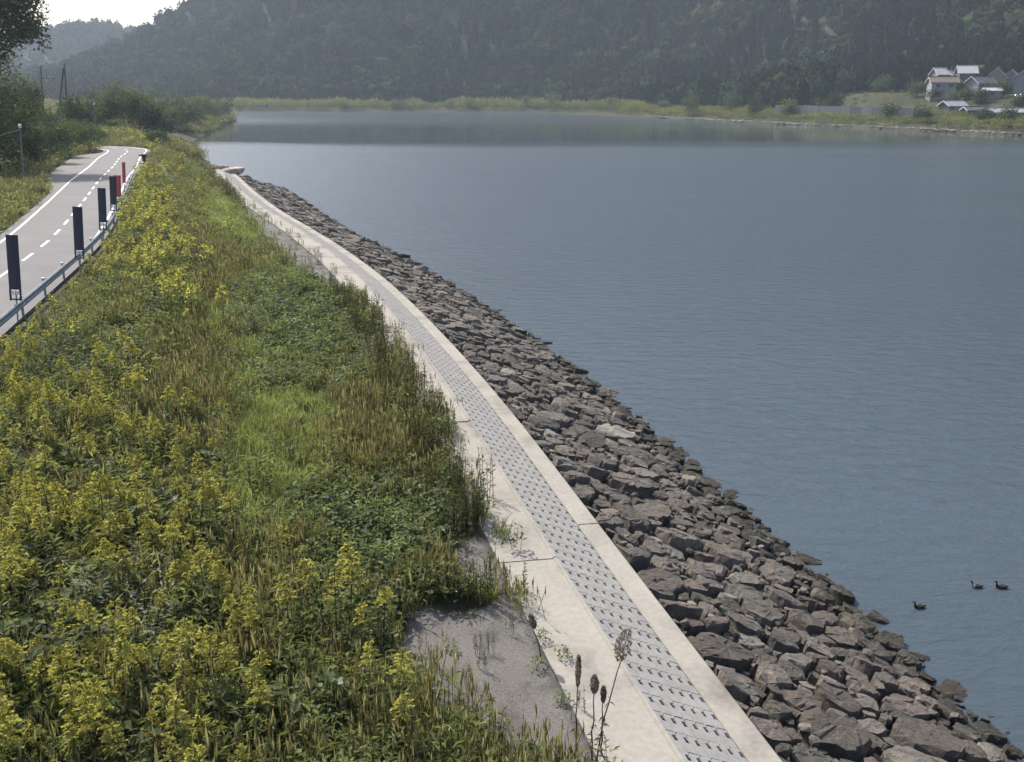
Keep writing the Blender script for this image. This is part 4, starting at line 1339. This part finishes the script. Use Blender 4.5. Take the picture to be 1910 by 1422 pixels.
def house(u, d_, dz, w_, dp, hw, rh, rz, mw, mr, label, cat='house', ov=0.7, rows=1, name='house', door=True):
    x, y, z = far_pt(u, d_)
    t = empty(name, (x, y, z + dz), rz)
    tag(t, label, cat)
    s_ = Soup(); a, b_ = w_ / 2, dp / 2
    V = [(-a, -b_, -3), (a, -b_, -3), (a, b_, -3), (-a, b_, -3), (-a, -b_, hw), (a, -b_, hw), (a, b_, hw), (-a, b_, hw), (-a, 0, hw + rh), (a, 0, hw + rh)]
    s_.add(V, [[0, 1, 5, 4], [2, 3, 7, 6], [1, 2, 6, 9, 5], [3, 0, 4, 8, 7]])
    s_.build('wall', mw, t)
    r_ = Soup(); th = 0.22; e = rh * ov / b_
    for sg in (-1, 1):
        V = [(-a - ov, sg * (b_ + ov), hw - e), (a + ov, sg * (b_ + ov), hw - e), (a + ov, 0, hw + rh + 0.02), (-a - ov, 0, hw + rh + 0.02)]
        V += [(p[0], p[1], p[2] + th) for p in V]
        r_.add(V, [[0, 1, 2, 3], [4, 5, 6, 7], [0, 1, 5, 4], [1, 2, 6, 5], [2, 3, 7, 6], [3, 0, 4, 7]])
    roof = r_.build('roof', mr, t)
    rg_ = Soup(); rg_.box((0, 0, hw + rh + th + 0.08), (a + ov, 0.16, 0.12)); rg_.build('ridge_cap', mr, roof)
    dull = M_BARGE
    for sx in (-1, 1):
        bb = Soup()
        for sg in (-1, 1):
            V = [(sx * (a + ov + 0.03), sg * (b_ + ov), hw - e - 0.15), (sx * (a + ov + 0.03), 0, hw + rh - 0.12), (sx * (a + ov + 0.03), 0, hw + rh + th + 0.05), (sx * (a + ov + 0.03), sg * (b_ + ov), hw - e + th + 0.05)]
            V += [(p[0] + sx * 0.08, p[1], p[2]) for p in V]
            bb.add(V, [[0, 1, 2, 3], [4, 5, 6, 7], [0, 1, 5, 4], [3, 2, 6, 7], [0, 3, 7, 4]])
        bb.build('bargeboard', dull, roof)
    nwin = max(1, int(w_ / 3.2))
    for r in range(rows):
        zc = hw * (r + 0.55) / rows
        for q in range(nwin):
            xc = -a + w_ * (q + 0.5) / nwin
            if r == 0 and door and q == nwin - 1:
                d0 = Soup(); d0.box((xc, -b_ - 0.03, 1.0), (0.5, 0.05, 1.0)); d0.build('door', R_BROWN, t); continue
            f = Soup()
            for (cx, cz, hx_, hz_) in ((xc, zc + 0.62, 0.85, 0.06), (xc, zc - 0.62, 0.85, 0.06), (xc - 0.79, zc, 0.06, 0.56), (xc + 0.79, zc, 0.06, 0.56), (xc, zc, 0.04, 0.56)):
                f.box((cx, -b_ - 0.04, cz), (hx_, 0.05, hz_))
            wi = f.build('window', W_GREY, t)
            pn_ = Soup(); pn_.box((xc, -b_ - 0.012, zc), (0.73, 0.02, 0.56)); pn_.build('pane', M_GLASS, wi)
    return t
house(1752, 58, 0.2, 9.5, 7.0, 5.8, 1.8, R(-8), W_WHITE, R_BROWN, 'white two storey house with brown roof in front of the village', rows=2)
house(1749, 84, 2.8, 6.2, 7.0, 4.8, 2.4, R(4), W_GREY, R_METAL, 'grey house with bright metal roof behind the white one')
house(1794, 82, 3.0, 6.4, 7.6, 5.0, 2.6, R(-12), W_DARK, R_METAL, 'dark house with bright metal roof, right of the grey one')
house(1772, 72, 0.5, 6.0, 6.0, 4.2, 2.6, R(70), W_GREY, R_TILE, 'gabled house with white bargeboards between the two bright roofs', door=False)
house(1822, 66, 0.3, 8.0, 7.0, 4.2, 2.2, R(20), W_GREY, R_TILE, 'low grey house with dark roof in the middle of the village')
house(1852, 76, 1.5, 8.0, 7.0, 4.6, 3.4, R(62), W_TAN, R_BROWN, 'tan house with steep brown roof and white gable edge')
house(1880, 82, 1.4, 6.5, 7.0, 4.2, 3.0, R(58), W_WHITE, R_GREY, 'pale house with grey roof right of the brown roofed one')
house(1908, 78, 1.6, 8.0, 7.0, 4.6, 3.0, R(55), W_GREY, R_TILE, 'grey house cut by the right edge of the view')
house(1776, 40, -0.6, 7.0, 6.0, 2.4, 1.5, R(14), W_DARK, R_GREY, 'dark shed with grey sheet roof below the white house', 'shed', name='shed', door=False)
house(1822, 36, -0.6, 9.0, 4.0, 1.9, 0.9, R(8), W_DARK, R_TILE, 'low dark shed at the foot of the village', 'shed', name='shed', door=False)
house(1885, 34, -0.4, 12.0, 4.5, 1.8, 1.0, R(-14), W_DARK, R_GREY, 'long low shed with grey roof near the right edge', 'shed', name='shed', door=False)
house(1846, 58, 0.6, 5.5, 4.0, 2.3, 0.8, R(-18), W_GREY, R_METAL, 'small carport with white metal roof beside the tan house', 'carport', name='carport', door=False)
house(480, 40, 1.5, 5, 5, 3.6, 1.6, R(10), W_WHITE, R_TILE, 'tiny white house far upstream at the foot of the hill')
house(466, 44, 1.2, 5, 5, 3.0, 1.6, R(-15), W_GREY, R_TILE, 'tiny grey house far upstream left of the white one')
M_CHROME = plain('polished_steel', (0.8, 0.8, 0.8), 0.12, 1.0, 0.05, 2)
for u, lab_ in ((1892, 'left one of two polished balls added to glint in the village'), (1901, 'right one of two polished balls added to glint in the village')):  # polished balls on legs, made up to catch the sun as two glints
    x, y, z = far_pt(u, 52)
    so = Soup(); V, F = ICO[3]; so.add(V * (0.75, 0.75, 0.85), F)
    t = so.build('glint_ball', M_CHROME, smooth=True); t.location = (x, y, z + 2.2); tag(t, lab_, 'ball', 'added glint balls in the village')
    lg = Soup()
    for a in range(3): lg.tube([(0.5 * math.cos(a * 2.1), 0.5 * math.sin(a * 2.1), -0.4), (0.55 * math.cos(a * 2.1), 0.55 * math.sin(a * 2.1), -3.2)], 0.06, 5)
    lg.build('stand', M_METAL, t)

# ------------------------------------------------------------------ utility poles and lamp poles
def pole_at(name, u, v, h_, label, mat, r=0.16, cat='utility pole', z=4.85):
    x, y, z = gpt(u, v, z)
    t = empty(name, (x, y, z)); t.rotation_euler[1] = R(4.0); tag(t, label, cat)
    so = Soup(); so.tube([(0, 0, -0.4), (0, 0, h_)], [r, r * 0.65], 8); so.build('pole', mat, t)
    return t
t = pole_at('utility_pole', 84, 243, 13.6, 'dark utility pole with one crossarm left of the braced pole', M_DARKPOLE, 0.2)
so = Soup(); so.box((1.2, 0, 11.2), (1.5, 0.06, 0.07)); ca = so.build('crossarm', M_DARKPOLE, t)
for k in range(4):
    so = Soup(); so.tube([(0.1 + 0.75 * k, 0, 11.26), (0.1 + 0.75 * k, 0, 11.6)], [0.09, 0.05], 6); so.build('insulator', M_WHITE, ca)
t = pole_at('braced_pole', 128, 246, 13.9, 'dark utility pole propped by a leaning strut', M_DARKPOLE, 0.2)
so = Soup(); so.tube([(-2.6, 0.2, -0.4), (-0.25, 0.05, 13.2)], [0.2, 0.15], 8); so.build('strut', M_DARKPOLE, t)
so = Soup(); so.box((-0.1, 0, 13.0), (0.32, 0.24, 0.06)); so.build('clamp', M_METAL, t)
def lamp(u, v, h_, arm, label, z=4.85):
    t = pole_at('lamp_pole', u, v, h_, label, M_POLE, 0.085, 'lamp pole', z)
    so = Soup(); so.tube([(0, 0, h_ - 0.2), (arm[0] * 0.5, 0, h_ - 0.2 + arm[1] * 0.45), (arm[0], 0, h_ - 0.2 + arm[1])], [0.035, 0.03, 0.025], 5); so.build('arm', M_POLE, t)
    so = Soup(); V, F = ICO[2]; so.add(V * (0.16, 0.16, 0.2) + (0, 0, h_ + 0.12), F); so.build('cap', M_WHITE, t, True)
    return t
lamp(46, 352, 5.5, (-2.2, -0.8), 'slim grey lamp pole with white cap at the near end of the lay-by')
lamp(179, 258, 6.0, (-2.6, 1.8), 'slim grey lamp pole with a raised arm at the road bend', 4.9)

# ------------------------------------------------------------------ guard rail
GR_N = -0.62
rail = empty('guard_rail', (0, 0, 0)); tag(rail, 'grey blue steel guard rail along the river side of the road', 'guard rail')
prof = [(0.0, 0.0), (0.06, 0.05), (0.06, 0.11), (0.0, 0.155), (0.0, 0.195), (0.06, 0.24), (0.06, 0.30), (0.0, 0.35)]
def rp_at(s):
    i = s / 0.5; i0 = int(i); f = i - i0
    p = ROAD_R[i0] * (1 - f) + ROAD_R[i0 + 1] * f; n = RN[i0]
    return p + n * GR_N, n
s_a = RS[near_i(26)]; s_b = RS[near_i(96)]
s = s_a
while s < s_b:
    so = Soup(); V = []
    qs = np.linspace(s + 0.02, s + 3.98, 5)
    for q in qs:
        p, n = rp_at(q)
        for o, z_ in prof: V.append((p[0] - n[0] * o, p[1] - n[1] * o, ROAD_Z + 0.38 + z_))
    k = len(prof); m = len(V)
    V = np.array(V)
    n3 = np.array([n[0], n[1], 0])
    V = np.concatenate([V, V + n3 * 0.012])
    F = [[a*k + j, a*k + j + 1, (a+1)*k + j + 1, (a+1)*k + j] for a in range(4) for j in range(k - 1)]
    F += [[f_ + m for f_ in q_] for q_ in F] + [[a*k + k - 1, (a+1)*k + k - 1, (a+1)*k + k - 1 + m, a*k + k - 1 + m] for a in range(4)] + [[a*k, (a+1)*k, (a+1)*k + m, a*k + m] for a in range(4)]
    so.add(V, F); so.build('rail', M_METAL, rail)
    p, n = rp_at(s)
    so = Soup(); so.tube([(p[0] + n[0] * 0.1, p[1] + n[1] * 0.1, 4.5), (p[0] + n[0] * 0.1, p[1] + n[1] * 0.1, ROAD_Z + 0.76)], 0.057, 7)
    ps = so.build('post', M_METAL, rail)
    so = Soup(); so.box((p[0] + n[0] * 0.1, p[1] + n[1] * 0.1, ROAD_Z + 0.785), (0.07, 0.07, 0.02)); so.build('cap', M_WHITE, ps)
    s += 4.0

# ------------------------------------------------------------------ tall panels by the guard rail
def panel(u, vb, hgt, wid, rz, label, red=False):
    z0 = ROAD_Z + 0.55
    x, y = at(u, vb, z0)
    t = empty('tall_marker', (x, y, ROAD_Z - 0.1), rz); t.rotation_euler[1] = R(4.5); tag(t, label, 'marker panel', 'tall panels along the guard rail')
    so = Soup(); so.tube([(0, 0.06, -0.2), (0, 0.06, 1.3)], 0.032, 8); so.build('post', M_METAL, t)
    b0 = 0.95
    so = Soup()
    n = 7
    for k in range(n):     # slightly bowed board
        xa, xb = -wid / 2 + wid * k / n, -wid / 2 + wid * (k + 1) / n
        ya, yb = 0.05 * (1 - (2 * k / n - 1) ** 2), 0.05 * (1 - (2 * (k + 1) / n - 1) ** 2)
        V = [(xa, -ya, b0 + 0.42), (xb, -yb, b0 + 0.42), (xb, -yb, b0 + hgt), (xa, -ya, b0 + hgt)]
        V += [(p[0], p[1] + 0.025, p[2]) for p in V]
        so.add(V, [[0, 1, 2, 3], [7, 6, 5, 4], [0, 1, 5, 4], [2, 3, 7, 6], [1, 2, 6, 5], [3, 0, 4, 7]])
    so.build('board', M_RED if red else M_NAVY, t)
    if not red:
        so = Soup()
        for sx in (-1, 1): so.box((sx * (wid / 2 - 0.035), 0, b0 + 0.2), (0.035, 0.02, 0.22))
        so.box((0, 0, b0 + 0.03), (wid / 2 - 0.075, 0.018, 0.03))
        so.build('lower_frame', M_NAVY, t)
        for sx in (-1, 1):
            so = Soup(); so.box((sx * 0.085, 0.0, b0 + 0.3), (0.045, 0.02, 0.09)); so.build('reflector', M_WHITE, t)
    return t
panel(28, 574, 2.55, 0.44, R(8), 'dark tall panel nearest the view at the left edge of the picture')
panel(147, 494, 2.5, 0.44, R(10), 'dark tall panel second from the left edge')
panel(191, 438, 2.4, 0.44, R(12), 'dark tall panel third along the guard rail')
panel(211, 402, 2.3, 0.42, R(12), 'dark tall panel beside the red and white one')
t = panel(219, 388, 2.0, 0.48, R(12), 'red tall panel with a white base plate', True)
so = Soup(); so.box((0, -0.05, 0.98), (0.29, 0.02, 0.36)); pl_ = so.build('base_plate', M_WHITE, t)
so = Soup(); so.tube([(0.0, -0.075, 1.08), (0.0, -0.09, 1.08)], 0.07, 10); so.build('bolt', M_BLACK, pl_)
for sx in (-0.1, 0.07):
    so = Soup(); so.box((sx, -0.062, 2.2), (0.02, 0.006, 0.72)); so.build('stripe', simple('faded_red', (0.55, 0.22, 0.22)), t)
panel(231, 358, 2.1, 0.26, R(12), 'narrow red panel farthest along the guard rail', True)
# end terminal and short barrier beyond
x, y = at(268, 293, ROAD_Z + 0.5)
so = Soup(); so.tube([(0, 0, -0.6), (0, 0, 0.35)], 0.22, 9); so.tube([(0, 0, 0.35), (0, 0, 0.6)], [0.4, 0.3], 9)
o = so.build('marker_post', M_BLACK); o.location = (x, y, ROAD_Z + 0.25); tag(o, 'short black post at the road edge before the bend', 'post')
x, y = at(283, 297, ROAD_Z - 0.3)
t = empty('short_barrier', (x, y, ROAD_Z - 0.8), R(14)); tag(t, 'short grey barrier standing in the weeds by the bend', 'barrier')
for sx in (-1.2, 1.2):
    so = Soup(); so.box((sx, 0, 0.4), (0.07, 0.07, 0.7)); so.build('post', M_METAL, t)
for z_ in (0.6, 1.0):
    so = Soup(); so.box((0, -0.1, z_), (1.6, 0.03, 0.12)); so.build('rail', M_METAL, t)

# ------------------------------------------------------------------ boulders and block on the upstream bank
for (yy, n_, r_, lab_, c) in ((147, -1.2, 2.0, 'pinkish boulder beyond the end of the concrete path', (0.5, 0.40, 0.35)), (150.5, -0.6, 1.4, 'smaller pinkish boulder behind the large one past the path end', (0.46, 0.38, 0.33)), (143, -2.6, 1.0, 'low tan boulder at the water past the path end', (0.30, 0.26, 0.21))):
    i = int(np.argmin(np.abs(BASE[:, 1] - yy))); p = BASE[i] + BN[i] * n_
    so = Soup(); V, F = rock(3, int(yy)); so.add(V * r_ * (1.2, 1.2, 0.9), F)
    o = so.build('boulder', M_STONE); o.location = (p[0], p[1], 1.95 + n_ * 0.36 + 0.2); o.color = (*c, 1); tag(o, lab_, 'boulder')
i = int(np.argmin(np.abs(BASE[:, 1] - 205))); p = BASE[i] + BN[i] * (-2.5)
so = Soup(); V, F = rock(3, 77, 6); so.add(V * (1.5, 1.5, 1.6), F)
o = so.build('concrete_block', M_WALL); o.location = (p[0], p[1], 1.2); tag(o, 'dark weathered concrete block at the water upstream', 'block')

# ------------------------------------------------------------------ dry seed heads by the path
M_DRY = foliage_mat('dry_stalk', 0.2, 0.8, 0.2)
def seedhead(ub, vb, h_, lean, hw_, hl, label, seed, zb=3.2):
    x, y = at(ub, vb, zb); rg = np.random.default_rng(seed)
    t = empty('dry_stalk', (x, y, zb)); tag(t, label, 'dried plant', 'dried stalks at the edge of the path')
    so = Soup()
    pts = [np.array([lean * (f ** 1.4) * h_ + rg.normal(0, 0.008), 0, h_ * f]) for f in np.linspace(0, 1, 8)]
    so.tube(pts, np.linspace(0.016, 0.008, 8), 5, (0.085, 0.06, 0.05))
    m = 14
    tt = rg.uniform(0.1, 0.75, m); P = np.array([[lean * f ** 1.4 * h_, 0, h_ * f] for f in tt])
    V, F = leaf_quads(P, rdir(m, rg, -0.6, 0.2), rdir(m, rg), 0.12, 0.02, 0.3); so.add(V, F, vcol((0.10, 0.08, 0.05), m, rg))
    so.build('stem', M_DRY, t)
    hd = Soup(); m = 420
    top = pts[-1]
    f = rg.random(m); rad = hw_ * np.sin(np.pi * np.clip(f * 0.92 + 0.05, 0, 1)) ** 0.7 * np.sqrt(rg.random(m))
    an = rg.uniform(0, 6.28, m)
    P = np.c_[top[0] + rad * np.cos(an) + lean * (f - 0.5) * hl, top[1] + rad * np.sin(an), top[2] - hl * 0.15 + f * hl]
    V, F = leaf_quads(P, np.c_[np.cos(an) * .5, np.sin(an) * .5, np.ones(m)], rdir(m, rg), 0.055, 0.024)
    hd.add(V, F, vcol((0.28, 0.235, 0.215), m, rg, 0.3)); hd.build('seed_head', M_DRY, t)
    return t
seedhead(1112, 1425, 2.0, 0.18, 0.125, 0.52, 'tallest dried stalk with a dense brown seed head over the path', 1)
seedhead(1104, 1420, 1.32, 0.0, 0.06, 0.32, 'shorter dried stalk with a brown seed head left of the tallest', 2)
seedhead(1122, 1410, 1.05, 0.0, 0.035, 0.3, 'thin dried stalk between the two taller seed heads', 3)
seedhead(1073, 1416, 1.45, 0.01, 0.035, 0.55, 'slim greenish stalk at the left of the dried group', 4)
seedhead(1010, 1230, 0.7, -0.25, 0.06, 0.30, 'leaning dried tuft where the gravel meets the path', 5)

# ------------------------------------------------------------------ water birds
M_BIRD = foliage_mat('plumage', 0.0, 0.7, 0.12)
def bird(u, v, rz, dark, label, sc=1.0):
    x, y = at(u, v, 0.0)
    # rings along the body from tail to bill: (x, z, half width, half height)
    rings = [(0.20, 0.085, 0.006, 0.006), (0.17, 0.07, 0.03, 0.02), (0.11, 0.045, 0.062, 0.045), (0.03, 0.035, 0.075, 0.058), (-0.06, 0.035, 0.072, 0.058),
             (-0.115, 0.05, 0.055, 0.055), (-0.145, 0.088, 0.034, 0.038), (-0.152, 0.125, 0.023, 0.024), (-0.156, 0.165, 0.021, 0.021), (-0.166, 0.200, 0.026, 0.025), (-0.190, 0.212, 0.024, 0.021), (-0.212, 0.208, 0.010, 0.009)]
    so = Soup(); k = 14; V = []; C = []
    for j, (bx, bz, hw_, hh_) in enumerate(rings):
        pn_ = rings[min(j + 1, len(rings) - 1)]; pp = rings[max(j - 1, 0)]
        tx_, tz_ = pn_[0] - pp[0], pn_[1] - pp[1]; L = math.hypot(tx_, tz_); tx_, tz_ = tx_ / L, tz_ / L
        for q in range(k):
            an = 2 * math.pi * q / k
            V.append((bx + hh_ * math.sin(an) * tz_, hw_ * math.cos(an), bz - hh_ * math.sin(an) * tx_))
            if j >= 7: c = (0.022, 0.018, 0.018)
            elif j >= 5: c = (0.03, 0.025, 0.022) if dark else (0.42, 0.36, 0.30)
            else: c = (0.040, 0.032, 0.024) if -math.sin(an) * tx_ > -0.2 else ((0.07, 0.06, 0.045) if dark else (0.16, 0.13, 0.09))
            C.append(c)
    F = [[a*k + j, a*k + (j+1) % k, (a+1)*k + (j+1) % k, (a+1)*k + j] for a in range(len(rings) - 1) for j in range(k)] + [list(range(k)), [(len(rings) - 1)*k + j for j in range(k)]]
    so.add(V, F, np.array(C))
    o = so.build('duck', M_BIRD, None, True)
    o.location = (x, y, -0.005); o.rotation_euler = (0, 0, rz); o.scale = (sc, sc, sc)
    tag(o, label, 'duck', 'ducks swimming near the stones')
    bl = Soup(); bl.tube([(-0.205, 0, 0.209), (-0.225, 0, 0.204), (-0.252, 0, 0.198)], [0.011, 0.010, 0.004], 6, (0.05, 0.04, 0.03)); bl.build('bill', M_BIRD, o, True)
    for sy in (-1, 1):
        wg = Soup(); Vw, Fw = ICO[2]; wg.add(Vw * (0.085, 0.016, 0.036) + (0.045, sy * 0.066, 0.052), Fw, (0.032, 0.026, 0.02)); wg.build('wing', M_BIRD, o, True)
        ey = Soup(); Vw, Fw = ICO[1]; ey.add(Vw * 0.0035 + (-0.187, sy * 0.0225, 0.217), Fw, (0.01, 0.01, 0.01)); ey.build('eye', M_BIRD, o, True)
bird(1868, 1097, R(-6), True, 'dark duck farthest right, swimming left', 0.98)
bird(1822, 1096, R(-4), False, 'pale breasted duck with dark neck, left of the dark one', 0.92)
bird(1715, 1134, R(6), True, 'dark duck alone nearest the stones', 0.95)

# ------------------------------------------------------------------ air
HTOP = float(HZ.max()) + 22
hz = Soup(); hz.box((-250, 920, (HTOP - 6.5) / 2), (1290, 1010, (HTOP + 6.5) / 2))
print('haze top', HTOP, HZ.min())
hm = bpy.data.materials.new('haze'); hm.use_nodes = True
ht = hm.node_tree
ht.nodes.remove(ht.nodes['Principled BSDF'])
pv = ht.nodes.new('ShaderNodeVolumePrincipled')
pv.inputs['Color'].default_value = (0.72, 0.84, 1.0, 1)
pv.inputs['Density'].default_value = HAZE_DENSITY
pv.inputs['Anisotropy'].default_value = 0.25
ht.links.new(pv.outputs[0], ht.nodes['Material Output'].inputs['Volume'])
o = hz.build('haze', hm); tag(o, 'pale even haze filling the valley', kind='stuff')
